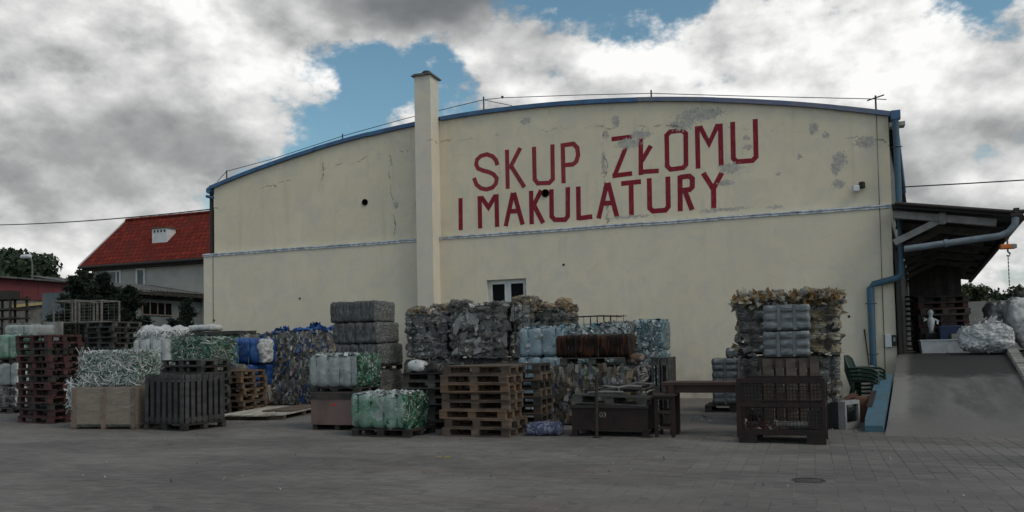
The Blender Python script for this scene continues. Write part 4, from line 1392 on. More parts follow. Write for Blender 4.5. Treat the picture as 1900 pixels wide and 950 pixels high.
# --- loose painted boards on the ground
t = thing('board_pile', 'flat pile of pale painted boards on the ground beside the orange pallets', 'boards', (-11.75, -6.2, 0), radians(12))
for i in range(3):
    link_copy('bearer', box_mesh('bearer', (1.5, .08, .08), wood_brown), t, (0, -1.1 + i * 1.1, .04))
for i in range(6):
    link_copy('plank', box_mesh('plank', (.235, 2.6, .028), plank_white), t, (-.63 + i * .25, random.uniform(-.12, .12), .097 + (i % 2) * .003), (0, 0, random.uniform(-.02, .02)))
for i in range(3):
    link_copy('plank', box_mesh('plank', (.2, 1.9, .028), wood_brown), t, (.1 + i * .23, .35 + random.uniform(-.1, .1), .131), (0, 0, random.uniform(-.05, .05)))

# --- strap bale (white sheets, green ends) over mixed bales
bale('waste_bale', 'mixed bale under the white bale behind the weathered pallets', -14.0, -5.6, .02, 2.3, 1.3, 1.12, m_mixed, straps=4, seed=40, step=.09)
bale('white_bale', 'white sheet bale with shaggy green band ends behind the weathered pallets', -15.2, -5.9, 1.16, 1.08, 1.0, .68, m_white, m_white, straps=3, seed=41, rnd=.12, bulge=.03, bands=[(c_bands, 120, .25, .016, [('T', 1)])])
bale('band_bale', 'bale of dark green packing bands beside the white sheet bale', -13.9, -5.75, 1.16, 1.27, .9, .66, m_bandcore, straps=0, seed=42, rnd=.1, amp=.04, step=.09,
     bands=[(c_bandsg, 900, .3, .015, [('F', .6), ('R', .2), ('T', .2)]), (c_bands, 160, .4, .018, [('T', .7), ('F', .3)])])
def bag(name, label, x, y, z, w, d, h, mat, seed, rnd=.42, amp=.07, step=.06, rz=0, cat='bag', neck=True, group=None, crinkle=0.0):
    t = thing(name, label, cat, (x, y, z), rz, group)
    r_ = min(w, d, h) * rnd

    def fn(p, nm):
        cre = abs(fb((p.x, p.y, p.z * .35), 6.5, seed, 2))
        o = fb(p, 2.2, seed, 3) * amp * 2 - (.5 - min(.5, cre * 2)) * amp * .6
        if crinkle:
            o -= crinkle * min(.6, abs(fb((p.x * .7, p.y, p.z), 9.0, seed + 9, 4)) * 2.5)
        return o
    V, F, S = lattice(w, d, h, step, r_, fn)
    npmesh('bag_body', V, F, mat, t, smooth=True)
    if neck:
        rng = np.random.default_rng(seed)
        P = np.stack([rng.normal(0, w * .12, 26), rng.normal(0, d * .12, 26), np.full(26, h * .95)], 1)
        N = np.stack([rng.normal(0, .5, 26), rng.normal(0, .5, 26), np.ones(26)], 1)
        N /= np.linalg.norm(N, axis=1)[:, None]
        A, Fq = sheets(0, min(w, d) * .22, P, N, rng)
        npmesh('tied_neck', A, Fq, mat, t, smooth=True)
    return t


bag('waste_bag', 'small white bag squeezed between green bands and blue bale', -14.85, -4.7, 1.2, .42, .4, .62, m_bag, 51)
# --- blue film bales and the mixed wall beside them
bale('waste_bale', 'lowest mixed bale below the blue film bales', -14.05, -4.1, .02, 1.0, 1.0, .52, m_mixblue, straps=3, seed=60, step=.09)
bale('blue_bale', 'lower bright blue film bale, mostly behind the orange pallets', -14.05, -4.15, .55, 1.02, 1.0, .60, m_bluefilm, straps=3, seed=61, rnd=.1, strapm=strap_light)
bale('blue_bale', 'upper bright blue film bale with pale straps', -13.98, -4.1, 1.16, .98, 1.0, .66, m_bluefilm, straps=3, seed=62, rnd=.12, bulge=.035, strapm=strap_light)
bag('waste_bag', 'white bag bulging out right of the upper blue bale', -13.85, -3.75, 1.15, .36, .5, .70, m_bag, 52, neck=False, crinkle=.08, step=.035)
names = [('bottom', 0), ('middle', 1), ('top', 2)]
for ci, (xr, wd, tint) in enumerate(((-13.28, 1.1, 'left'), (-12.3, .96, 'right'))):
    for ri, (rn, k) in enumerate(names):
        zz = .02 + k * .66
        mt = (m_mixblue, m_mixed, m_mixblue)[(ci + k) % 3]
        bale('waste_bale', '%s bale of the %s column in the mixed blue and brown bale wall' % (rn, tint), xr + .02 * (k % 2), -3.25 + .06 * k, zz, wd, 1.1, .65, mt, straps=3, seed=70 + ci * 3 + k, rnd=.07, amp=.05, ns=5,
             group='mixed bale wall', crinkle=.08, vbits=[(c_mixb if (ci + k) % 2 else c_mixed, 420, .036, [('F', .6), ('R', .3), ('T', .1)])],
             tufts=[(c_blue, 40, .2, [('T', .8), ('F', .2)], -.1, .4)] if k == 2 else [(c_blue, 6, .16, [('F', 1)], -.5, .2), (c_clear2, 30, .13, [('F', .8), ('R', .2)], -.5, .15)])
for (x, l, s) in ((-15.0, 'blue film sheet draped over the bales left of the bale wall', 81), (-13.9, 'blue film sheet crumpled on top of the bale wall', 82)):
    bag('film_sheet', l, x + .9, -2.6, 1.98 if s == 82 else 1.86, 1.15, .8, .15, m_bluefilm, s, neck=True, cat='film', amp=.08, crinkle=.12, step=.04)

# --- red brown box with milky bottle bale on it
b = thing('plywood_box', 'red brown plywood box carrying the milky bottle bale', 'box', (*corner(-7.72, -9.05, 1.1, .85, 0), 0))
redply = pm('red_plywood', (.155, .105, .095), (.11, .075, .07), .75, 2.5, 40, .12, fvar=.15)
for s in (-1, 1):
    MB().box((0, s * .41, .40), (1.1, .02, .60)).build('side_panel', redply, b)
    MB().box((s * .54, 0, .40), (.02, .79, .60)).build('end_panel', redply, b)
MB().box((0, 0, .68), (1.06, .79, .02)).build('lid', wood_dark, b)
MB().box((0, -.425, .635), (1.1, .012, .12)).build('rim_board', wood_dark, b)
for x in (-.48, 0, .48):
    MB().box((x, 0, .05), (.1, .8, .1)).build('skid', wood_dark, b)
MB().box((-.05, -.4235, .47), (.10, .004, .03), 0, 0, 0, .15).build('red_mark', pm('red_mark', (.5, .03, .03), None, .6), b)
pallet('pallet', 'thin dark pallet between the red brown box and milky bale', (-8.33, -8.6, .70), 0, wood_dark, 1.05, .8, h=.085)
bale('bottle_bale', 'milky strapped bottle bale with glossy green end on red brown box', -7.85, -9.0, .79, 1.0, .86, .60, m_milk, m_green, m_clear, straps=4, seed=91, rnd=.09, bulge=.02, groove=.03,
     bits=[(c_green, 700, .042, [('R', 1)]), (c_clear, 200, .05, [('T', 1)])])
# --- green bottle bale on pallet, nearest
pallet('pallet', 'dark pallet under the front green bottle bale', (*corner(-6.3, -9.93, 1.15, .9, radians(-3)), 0), radians(-3), wood_dark, 1.15, .9, h=.135)
bale('bottle_bale', 'green bottle bale in milky wrap nearest the camera', -6.42, -9.92, .137, 1.02, .84, .58, m_greenmilk, m_green, m_clear, rz=radians(-3), straps=4, seed=92, rnd=.09, groove=.03,
     bits=[(c_green, 800, .042, [('R', 1)]), (c_clear, 260, .05, [('T', 1)]), (c_green, 14, .04, [('F', 1)])])

# --- three dark bales of trays
pallet('pallet', 'pallet on which the three dark tray bales stand', (-10.55, -3.95, .96), 0, wood_dark, 1.3, 1.2, h=.12)
bale('film_bale', 'dark film bale below the pallet of the three dark tray bales', -9.95, -4.5, .0, 1.25, 1.2, .95, m_filmdk, straps=3, seed=100, step=.09)
for k, rn in enumerate(('bottom', 'middle', 'top')):
    bale('tray_bale', '%s of three stacked dark grey tray bales' % rn, -9.93 - .05 * k, -4.55, 1.085 + k * .535, 1.2 + .02 * k, 1.25 - .1 * k, .525, m_dark, m_darkend, m_dark, straps=5, seed=101 + k, rnd=.04, amp=.018, bulge=.012, groove=.014,
         layer=.17, lay_amp=.012, group='stacked dark tray bales', strapm=strap_light if k == 0 else None, strap_w=.008)

# --- grey film bales along the wall, second tier on lower bales
for k, (xr, w_, h_, mt, lb) in enumerate(((-8.2, 1.3, 1.2, m_filmdk, 'left'), (-6.75, 1.4, 1.2, m_filmdk, 'middle'), (-5.3, 1.4, 1.2, m_filmdk, 'right'))):
    bale('film_bale', '%s dark film bale of the lower row before the window' % lb, xr, -4.0, 0, w_, 1.2, h_, mt, straps=3, seed=110 + k, step=.09, group='lower film bales before the window')
LUMPS = [[(-.35, -.25, .5, .5, .16, m_gold), (.3, -.1, .55, .6, .24, m_gold), (.05, -.3, .4, .4, .12, m_bagfilm)],
         [(-.5, -.2, .5, .5, .18, m_film), (.0, -.25, .6, .5, .06, m_bagfilm), (.5, -.15, .5, .5, .09, m_film)],
         [(-.05, -.2, .6, .6, .20, m_gold)], [(-.2, -.2, .4, .5, .10, m_brownfilm), (.2, -.2, .4, .5, .22, m_brownfilm)]]
lab = ['grey layered film bale right of the three dark tray bales', 'large crumpled grey film bale with rags below the window', 'pale layered film bale under the right half of the window', 'brown topped film bale at the right end of the upper row']
for k, (xr, w_, h_, mt, cm) in enumerate(((-8.28, 1.15, 1.17, m_film, c_brown), (-6.78, 1.34, 1.28, m_filmdk, c_film), (-6.06, .60, 1.30, m_film2, c_gold), (-5.25, .72, 1.18, m_filmdk, c_brown))):
    bale('film_bale', lab[k], xr, (-4.1, -4.3, -4.0, -4.15)[k], 1.205, w_, 1.1, h_, mt, straps=3, seed=120 + k, rnd=.08, amp=.06, ns=3.5, layer=.21, lay_amp=.085, step=.03, ax='x', groove=.02, cat='bale', crinkle=.10, lumps=LUMPS[k], bits=[(c_clear2, 30, .04, [('F', .85), ('R', .15)])],
         tufts=[(c_sheet, (14, 44, 10, 12)[k], .34, [('F', .85), ('R', .15)], -.5, .04), (cm, 230, .13, [('T', 1)], .05, .7), (c_film, 40, .2, [('T', 1)], .05, .6), (cm, 110, .13, [('E', 1)], .0, .75), (c_film, 26, .15, [('F', .8), ('R', .2)], -.5, .12)])

# --- dark pallet stack with film scraps, brown pallet stacks
zt = stack('in the dark stack behind the green bottle bale', 7, -5.95, -8.55, radians(1), [wood_dark, wood_grey], jit=.03, adj='dark pallet')
rng = np.random.default_rng(8)
P = np.stack([rng.uniform(-.55, .55, 90), rng.uniform(-.35, .35, 90), np.abs(rng.normal(0, .05, 90))], 1)
N = rng.normal(0, 1, (90, 3))
N[:, 2] = np.abs(N[:, 2])
N /= np.linalg.norm(N, axis=1)[:, None]
A, Fq = sheets(0, .22, P, N, rng)
A[:, 2] = np.maximum(A[:, 2], 0)
tag(npmesh('film_heap', A, Fq, c_film, None, (-6.55, -8.15, zt), smooth=True), 'heap of clear film scraps on the dark pallet stack', 'scrap heap')
bag('waste_bag', 'clear plastic bag lying on the scraps left of the brown pallets', -6.95, -8.3, zt, .4, .35, .22, m_bagfilm, 55, amp=.05, neck=False)
stack('in the front brown stack at picture centre', 8, -4.66, -9.6, 0, [wood_brown, wood_brown, wood_orange], jit=.05, adj='brown pallet')
stack('in the rear brown stack behind the centre one', 8, -4.45, -8.62, radians(2), [wood_brown, wood_dark], jit=.03, adj='brown pallet')
bag('blue_sack', 'crumpled shiny blue sack lying beside the brown pallets', -4.18, -9.15, 0, .62, .36, .24, coremat('blue_sack', [(.10, .12, .22), (.07, .08, .16), (.25, .27, .36)], 9, .2, .3, bump=.8), 56, amp=.06, neck=False, cat='sack')

# --- light blue and teal bales towards the middle
for k, (xr, yy, w_, zz, h_, mt, et, lb) in enumerate((
        (-4.95, -5.5, .96, .62, .62, m_ltblue, m_teal, 'lower light blue bale behind the rear brown pallets'),
        (-4.92, -5.5, .96, 1.25, .62, m_ltblue, m_teal, 'upper light blue sheet bale behind the rear brown pallets'),
        (-4.2, -5.2, .7, 1.26, .64, m_clear, m_teal, 'clear bottle bale behind the dark brown bale'),
        (-4.2, -5.2, .7, .62, .62, m_clear, m_teal, 'second clear bottle bale from the top behind the dark brown bale'),
        (-3.55, -5.2, .64, 1.30, .64, m_clear, m_mixed, 'clear and grey bottle bale left of the teal column'),
        (-3.55, -5.2, .64, .64, .64, m_clear, m_mixed, 'lower clear bottle bale left of the teal column'),
        (-2.95, -4.95, .58, .66, .66, m_teal, m_teal, 'middle teal bottle bale at the right end of the row'),
        (-2.95, -4.95, .58, 1.33, .64, m_teal, m_teal, 'top teal bottle bale at the right end of the row'),
        (-2.95, -4.95, .58, .0, .64, m_teal, m_teal, 'bottom teal bottle bale at the right end of the row'),
        (-3.55, -5.2, .64, .0, .62, m_clear, m_mixed, 'bottom clear bottle bale left of the teal column'),
        (-4.95, -5.5, .96, .0, .60, m_ltblue, m_teal, 'bottom light blue bale behind the rear brown pallets'),
        (-4.2, -5.2, .7, .0, .60, m_clear, m_teal, 'bottom clear bottle bale behind the dark brown bale'))):
    bale('bottle_bale', lb, xr, yy, zz, w_, 1.0, h_, mt, et, et, straps=3, seed=130 + k, rnd=.07, step=.06, group='bottle bales towards the middle',
         bits=[(c_teal if et is m_teal else c_mixed, 420, .045, [('R', .45), ('T', .35), ('F', .2 if mt is not m_ltblue else .02)]), (c_clear, 160 if mt is not m_ltblue else 10, .05, [('F', 1)])])
# --- mixed film bale, pallet and brown bale on it
bale('film_bale', 'wide ragged mixed film bale under the dark brown bale', -2.9, -7.55, .02, 1.68, 1.0, 1.08, m_mixed, m_film, straps=6, seed=150, rnd=.1, amp=.08, ns=3.5, step=.045,
     crinkle=.065, vbits=[(c_rag, 330, .034, [('F', .7), ('R', .3)]), (c_gold, 70, .034, [('F', 1)])], tufts=[(c_film, 50, .13, [('F', .8), ('R', .2)], -.5, .2), (c_gold, 40, .13, [('F', 1)], -.4, .2)])
pallet('pallet', 'weathered pallet between mixed film bale and dark brown bale', (-3.8, -7.1, 1.115), radians(2), wood_grey, 1.22, .85, h=.13)
bale('brown_bale', 'dark brown bottle bale with upright ridges on a weathered pallet', -3.15, -7.5, 1.247, 1.3, .8, .41, m_brown, m_brown, straps=9, seed=151, rnd=.05, amp=.02, bulge=.014, groove=.022, strap_w=.008)
rng = np.random.default_rng(9)
bag('film_scrap', 'torn reddish film hanging right of the weathered pallet', -2.98, -7.3, 1.12, .3, .3, .2, coremat('rust_film', [(.16, .06, .03), (.10, .05, .03), (.24, .20, .17)], 9, .35), 57, amp=.05, neck=False, cat='film')
# upright grey pallets beside it
for k, x in enumerate((-2.76, -2.58)):
    pallet('pallet', ('inner' if k == 0 else 'outer') + ' grey pallet standing on edge beside the mixed film bale', (x, -6.75, .62), 0, wood_grey, 1.2, .8, rot=(0, radians(90), 0))
# wire basket bits on top
t = thing('wire_rack', 'bent rusty wire rack lying on top of the clear bales', 'wire rack', (-4.3, -4.8, 1.92))
for i in range(7):
    MB().tube([(-.45 + i * .15, -.2, .02 + .14 * (1 if 1 < i < 6 else 0)), (-.45 + i * .15, -.2, .0), (-.42 + i * .15, .25, .0), (-.42 + i * .15, .25, .2)], .009, 5).build('wire', steel_rust, t)
for y, z_ in ((-.2, .17), (.25, .2), (.0, .01)):
    MB().tube([(-.62, y, z_ - .01), (.0, y + .01, z_), (.55, y, z_ - .03)], .009, 5).build('wire', steel_rust, t)

# --- steel container 103
t = thing('steel_container', 'low rusty steel container marked 103 with scrap on top', 'container', (*corner(-2.44, -9.22, 1.28, .85, 0), 0))
w_, d_ = 1.28, .85
for s in (-1, 1):
    MB().box((0, s * (d_ / 2 - .01), .30), (w_ - .04, .02, .40)).build('side_panel', steel_rust, t)
    MB().box((s * (w_ / 2 - .03), 0, .30), (.02, d_ - .05, .40)).build('end_panel', steel_rust, t)
    MB().box((0, s * (d_ / 2), .485), (w_, .05, .05)).build('rim', steel_dark, t)
    for q in (-1, 1):
        f = MB().box((s * (w_ / 2 - .06), q * (d_ / 2 - .06), .05), (.1, .1, .10))
        f.box((s * (w_ / 2 - .05), q * (d_ / 2 - .05), .008), (.16, .15, .016))
        f.build('foot', steel_rust, t)
MB().box((0, 0, .12), (w_ - .06, d_ - .06, .02)).build('floor_plate', steel_dark, t)
tx = bpy.data.curves.new('number', 'FONT')
tx.body = '103'
tx.size = .12
tx.extrude = .001
tx.materials.append(pm('worn_white', (.35, .28, .24), (.20, .12, .10), .7, 20, 60, 0))
tmp = bpy.data.objects.new('number_marking', tx)
to = bpy.data.objects.new('number_marking', bpy.data.meshes.new_from_object(tmp))
bpy.data.objects.remove(tmp)
COL.objects.link(to)
to.parent = t
to.location = (-.22, -d_ / 2 - .0025, .32)
to.rotation_euler = (radians(90), radians(4), 0)
pallet('pallet', 'pale edged pallet lying aslant on the rusty container', (-3.05, -8.85, .50), radians(-4), wood_grey, 1.2, .75, rot=(radians(-2), radians(2), radians(-4)))
pl = thing('steel_post', 'dark steel post standing upright before the rusty container', 'post', (-3.25, -9.38, 0))
MB().tube([(0, 0, 0), (.0, 0, .02), (.02, .02, 1.0)], .028, 8).build('post', steel_dark, pl)
MB().box((0, 0, .008), (.12, .1, .016)).build('foot_plate', steel_dark, pl)
sc = thing('scrap_heap', 'tangle of dark scrap pipes and rods on the rusty container', 'scrap heap', (-2.9, -8.8, .66))
rng = random.Random(12)
for i in range(16):
    a = rng.uniform(-.5, .5) + (pi / 2 if rng.random() < .2 else 0)
    L_ = rng.uniform(.3, .75)
    cx, cy, cz = rng.uniform(-.4, .5), rng.uniform(-.25, .25), .03 + i * .006
    MB().tube([(cx - cos(a) * L_ / 2, cy - sin(a) * L_ / 2, cz), (cx, cy, cz + rng.uniform(0, .05)), (cx + cos(a) * L_ / 2, cy + sin(a) * L_ / 2, cz + rng.uniform(0, .04))], rng.uniform(.012, .03), 6).build('rod', rng.choice((steel_dark, steel_rust, steel_grey)), sc)
ep = thing('steel_stand', 'dark welded steel frame beside the rusty container', 'stand', (-2.2, -8.95, 0))
for x in (-.13, .13):
    for y in (-.2, .25):
        MB().box((x, y, .32), (.05, .05, .64)).build('post', steel_rust, ep)
for z_ in (.15, .4, .615):
    MB().box((0, -.2, z_), (.21, .04, .045)).build('rail', steel_dark, ep)
    MB().box((0, .25, z_), (.21, .04, .045)).build('rail', steel_dark, ep)
MB().box((0, .02, .66), (.34, .6, .03)).build('top_plate', steel_dark, ep)

# --- long trestle table
t = thing('trestle_table', 'long dark red wooden table on splayed legs beside the mesh cage', 'table', (-1.60, -8.62, 0))
MB().box((0, 0, .83), (1.36, .62, .045)).build('table_top', wood_table, t)
for y in (-.25, .25):
    MB().box((0, y, .745), (1.24, .03, .12)).build('apron', wood_table, t)
for x in (-.52, .52):
    for y in (-1, 1):
        L_ = .82
        MB().box((x, y * .26, .405), (.085, .07, .80), 0, 0, y * -.07).build('leg', wood_table, t)
    MB().box((x, 0, .25), (.05, .52, .06)).build('stretcher', wood_table, t)

# --- silver tray bale on pallet behind the table
pallet('pallet', 'dark pallet under the silver tray bale behind the table', (-1.58, -3.95, 0), 0, wood_dark, 1.15, .9)
bale('tray_bale', 'silver tray bale on a dark pallet behind the table', -1.17, -4.35, .147, .82, .85, .98, m_silver, m_silver, straps=3, seed=160, rnd=.05, amp=.015, cells=(3, 7), step=.025, groove=.004, bulge=.004, spos=(-.17, .17), strap_w=.03, strapm=m_strapsilver)
bale('tray_bale', 'small silver tray bale on top of the silver bale behind table', -1.15, -3.9, 1.13, .55, .5, .2, m_silver, straps=2, seed=161, rnd=.04, amp=.015, step=.04)

# --- gold film pile with two silver bales, right of centre
for k, (xr, w_, lb) in enumerate(((-.28, 1.0, 'left lower grey film bale under the gold film pile'), (.46, .74, 'right lower grey film bale under the gold film pile'))):
    bale('film_bale', lb, xr, -6.3, .02, w_, 1.1, 1.18, m_film if k else m_filmdk, m_film, straps=3, seed=170 + k, rnd=.1, amp=.07, layer=.24, lay_amp=.06, step=.035, crinkle=.07,
         tufts=[(c_film, 40, .15, [('F', .7), ('R', .3)], -.4, .2), (c_gold, 40, .14, [('F', .5), ('R', .5)], -.3, .3)])
for k, (xr, w_, lb) in enumerate(((-.28, 1.0, 'left layered gold film bale with ragged top'), (.48, .76, 'right layered gold film bale with ragged top'))):
    bale('film_bale', lb, xr, -6.35, 1.21, w_, 1.1, 1.06, m_gold if k else m_film, m_gold, straps=2, seed=180 + k, rnd=.1, amp=.05, layer=.215, lay_amp=.10, step=.03, crinkle=.065, lumps=[(-.25, -.3, .5, .5, .14, m_gold), (.15, -.3, .5, .5, .18, m_gold), (-.05, .1, .6, .5, .2, m_brownfilm)],
         tufts=[(c_gold, 300, .15, [('T', 1)], .02, .75), (c_brown, 200, .14, [('T', 1)], .05, .75), (c_film, 40, .2, [('T', 1)], .1, .8), (c_straw, 330, .22, [('E', 1)], .08, .8), (c_gold, 150, .15, [('E', 1)], -.1, .75), (c_clear2, 70, .2, [('E', .6), ('T', .4)], .0, .7), (c_film, 70, .16, [('F', .4), ('L' if k == 0 else 'R', .6)], .1, .3), (c_gold, 14, .24, [('L' if k == 0 else 'R', 1)], .3, .6)])
pallet('pallet', 'top pallet under the two silver tray bales', (-.38, -6.9, 1.05), 0, wood_dark, 1.0, .8)
bale('film_bale', 'grey film bale supporting the two silver tray bales', 0.02, -7.3, .0, .8, .85, 1.04, m_filmdk, straps=3, seed=190, rnd=.08, step=.07, tufts=[(c_film, 80, .15, [('F', .6), ('L', .4)], -.3, .3)])
for k, rn in enumerate(('lower', 'upper')):
    bale('tray_bale', rn + ' of two shiny silver tray bales before the gold film', -.01 + .02 * k, -7.35, 1.20 + k * .455, .76, .7, .445, m_silver, m_silver, straps=2, seed=191 + k, rnd=.04, amp=.012, cells=(3, 3), step=.02, groove=.004, bulge=.004, spos=(-.17, .17), strap_w=.055, strapm=m_strapsilver)
pallet('pallet', 'rusty brown pallet standing upright behind the mesh cage', (-.32, -8.45, .60), 0, wood_old, 1.2, .84, rot=(radians(83), radians(90), 0))
pallet('pallet', 'second upright pallet leaning behind the mesh cage', (-.36, -8.22, .60), 0, wood_dark, 1.2, .84, rot=(radians(83), radians(90), 0))

# --- mesh cage
t = thing('mesh_cage', 'rusty wire mesh pallet cage at the front right of the yard', 'cage', (*corner(.17, -9.7, 1.22, .82, radians(-3)), 0), radians(-3))
w_, d_, zb, zt = 1.22, .82, .13, .94
for s in (-1, 1):
    for q in (-1, 1):
        MB().box((s * (w_ / 2 - .025), q * (d_ / 2 - .025), (zb + zt) / 2), (.05, .05, zt - zb)).build('corner_post', steel_rust, t)
        MB().box((s * (w_ / 2 - .14), q * (d_ / 2 - .06), .065), (.26, .11, .128)).build('foot', steel_rust, t)
    MB().box((0, s * (d_ / 2 - .02), zt - .03), (w_ - .1, .035, .07)).build('top_rail', steel_rust, t)
    MB().box((0, s * (d_ / 2 - .02), zb + .03), (w_ - .1, .035, .07)).build('bottom_rail', steel_rust, t)
    MB().box((0, s * (d_ / 2 - .02), .55), (w_ - .1, .03, .05)).build('middle_rail', steel_rust, t)
    MB().box((s * (w_ / 2 - .02), 0, zt - .03), (.035, d_ - .1, .07)).build('top_rail', steel_rust, t)
    MB().box((s * (w_ / 2 - .02), 0, .55), (.03, d_ - .1, .05)).build('middle_rail', steel_rust, t)
    g = MB()
    for i in range(24):
        x = -w_ / 2 + .05 + (w_ - .1) * i / 23
        g.tube([(x, s * (d_ / 2 - .02), zb), (x, s * (d_ / 2 - .02), zt - .03)], .0035, 4, cap=False)
    for i in range(15):
        z_ = zb + .02 + (zt - zb - .08) * i / 14
        g.tube([(-w_ / 2 + .03, s * (d_ / 2 - .02), z_), (w_ / 2 - .03, s * (d_ / 2 - .02), z_)], .0035, 4, cap=False)
    for i in range(15):
        y = -d_ / 2 + .05 + (d_ - .1) * i / 14
        g.tube([(s * (w_ / 2 - .02), y, zb), (s * (w_ / 2 - .02), y, zt - .03)], .0035, 4, cap=False)
    o = g.build('wire_mesh', steel_rust, t)
    o['kind'] = 'stuff'
MB().box((0, 0, zb + .01), (w_ - .04, d_ - .06, .02)).build('floor_plate', steel_dark, t)
MB().box((-w_ / 2 + .2, -d_ / 2 + .03, .73), (.26, .012, .30)).build('plate', steel_dark, t)
MB().box((w_ / 2 - .14, -d_ / 2 + .03, .37), (.2, .012, .25)).build('plate', steel_dark, t)
p = thing('scrap_pipe', 'pale metal tube lying in the bottom of the mesh cage', 'pipe', (-.22, -9.4, .245))
MB().tube([(-.3, 0, 0), (.34, .02, -.01)], .055, 12).build('tube', steel_grey, p)
p = thing('scrap_pipe', 'dark tube lying behind the pale one in the cage', 'pipe', (-.3, -9.2, .235))
MB().tube([(-.35, 0, 0), (.4, .1, .0)], .05, 12).build('tube', steel_dark, p)
rng = np.random.default_rng(14)
P = np.stack([rng.uniform(-.4, .1, 40), rng.uniform(-.2, .2, 40), np.abs(rng.normal(0, .03, 40))], 1)
N = rng.normal(0, 1, (40, 3))
N[:, 2] = np.abs(N[:, 2])
N /= np.linalg.norm(N, axis=1)[:, None]
A, Fq = sheets(0, .14, P, N, rng)
A[:, 2] = np.maximum(A[:, 2], 0)
tag(npmesh('scrap_heap', A, Fq, chipmat('rust_chips', [(.12, .05, .04), (.06, .04, .035), (.2, .17, .15), (.16, .06, .05)], .5), None, (-.55, -9.35, .16)), 'small heap of reddish scrap inside the mesh cage', 'scrap heap')

# --- old tube television, carton, garden chairs
t = thing('television', 'old grey tube television turned to the right on the paving', 'television', (.55, -7.3, 0), radians(62))
V, F, S = lattice(.46, .10, .46, .04, .02, lambda p, n: 0)
# bezel as a frame around the screen (screen faces local -Y)
fr = MB()
for (cx, cz, sx_, sz_) in ((0, .43, .52, .06), (0, .05, .52, .10), (-.235, .25, .05, .30), (.235, .25, .05, .30)):
    fr.box((cx, -.02, cz), (sx_, .12, sz_))
fr.build('bezel', grey_plastic, t)
sg = MB()
n = 8
pts = [(-.21 + .42 * i / n, -.045 - .018 * (1 - ((i / n - .5) * 2) ** 2) * (1 - ((j / n - .5) * 2) ** 2), .10 + .30 * j / n) for j in range(n + 1) for i in range(n + 1)]
sg.add(pts, [(j * 9 + i, j * 9 + i + 1, j * 9 + i + 10, j * 9 + i + 9) for i in range(8) for j in range(8)], 0, True)
sg.build('screen', screen_glass, t)
bk = MB()
f0 = [(-.25, .04, .02), (.25, .04, .02), (.25, .04, .45), (-.25, .04, .45)]
f1 = [(-.24, .16, .02), (.24, .16, .02), (.24, .16, .44), (-.24, .16, .44)]
f2 = [(-.15, .42, .06), (.15, .42, .06), (.15, .42, .34), (-.15, .42, .34)]
bk.add(f0 + f1 + f2, [(0, 1, 5, 4), (1, 2, 6, 5), (2, 3, 7, 6), (3, 0, 4, 7), (4, 5, 9, 8), (5, 6, 10, 9), (6, 7, 11, 10), (7, 4, 8, 11), (8, 9, 10, 11), (0, 3, 2, 1)])
bk.build('back_shell', black_rubber, t)
for x in (-.2, .2):
    MB().box((x, .05, .01), (.05, .1, .02)).build('foot', black_rubber, t)
t = thing('carton', 'reddish brown box between the television and the blue wall', 'box', (.86, -5.9, 0), radians(8))
MB().box((0, 0, .21), (.42, .5, .42)).build('carton_body', carton, t)
MB().box((-.21, 0, .44), (.2, .5, .008), 0, 0, 0, -.5).build('flap', carton, t)
MB().box((.0, .1, .425), (.36, .3, .008)).build('lid', carton, t)


def chair(z, label, first):
    t = thing('garden_chair', label, 'chair', (1.02, -4.6, z), radians(72), 'stacked green garden chairs')
    # local: faces -Y
    s = MB()
    sp = [(-.24, -.24, .42), (.24, -.24, .42), (.21, .2, .40), (-.21, .2, .40)]
    s.add(sp + [(x, y, z_ - .025) for x, y, z_ in sp], [(0, 1, 2, 3), (4, 5, 6, 7), (0, 1, 5, 4), (1, 2, 6, 5), (2, 3, 7, 6), (3, 0, 4, 7)])
    s.build('seat', green_plastic, t)
    for i in range(5):
        x = -.16 + i * .08
        MB().box((x, .29, .66), (.055, .018, .46), 0, 0, -.28).build('back_slat', green_plastic, t)
    MB().tube([(-.24, .2, .42), (-.25, .26, .62), (-.21, .34, .84), (-.1, .37, .90), (.1, .37, .90), (.21, .34, .84), (.25, .26, .62), (.24, .2, .42)], .024, 8).build('back_frame', green_plastic, t)
    for q in (-1, 1):
        MB().tube([(q * .25, .27, .66), (q * .29, .05, .665), (q * .29, -.18, .65), (q * .28, -.27, .60), (q * .27, -.27, .42)], .026, 8).build('armrest', green_plastic, t)
        MB().tube([(q * .25, -.23, .41), (q * .28, -.29, .0)], .028, 8, rr=[.034, .022]).build('leg', green_plastic, t)
        MB().tube([(q * .22, .19, .41), (q * .26, .30, .0)], .028, 8, rr=[.034, .022]).build('leg', green_plastic, t)
    return t


for k, lb in enumerate(('bottom', 'second', 'third', 'top')):
    chair(.02 + k * .075, lb + ' green plastic garden chair in the stack by the downpipe', k == 0)
MB_ = thing('stone_block', 'rough grey stone on top of the blue wall by the downpipe', 'stone', (1.12, -3.5, .74))
V, F, S = lattice(.3, .22, .17, .03, .05, lambda p, n: fb(p, 9, 3, 3) * .05)
npmesh('stone', V, F, concrete, MB_)

# ================================================================== DOCK, RIGHT
stack('in the stack under the canopy', 9, 3.92, 1.9, radians(3), [wood_old, wood_red, wood_dark], pitch=.165, z0=1.08, jit=.03, adj='brown pallet')
stack('in the second stack deep under the canopy', 11, 3.1, 4.6, radians(3), wood_dark, pitch=.15, z0=1.08, jit=.03, adj='dark pallet')


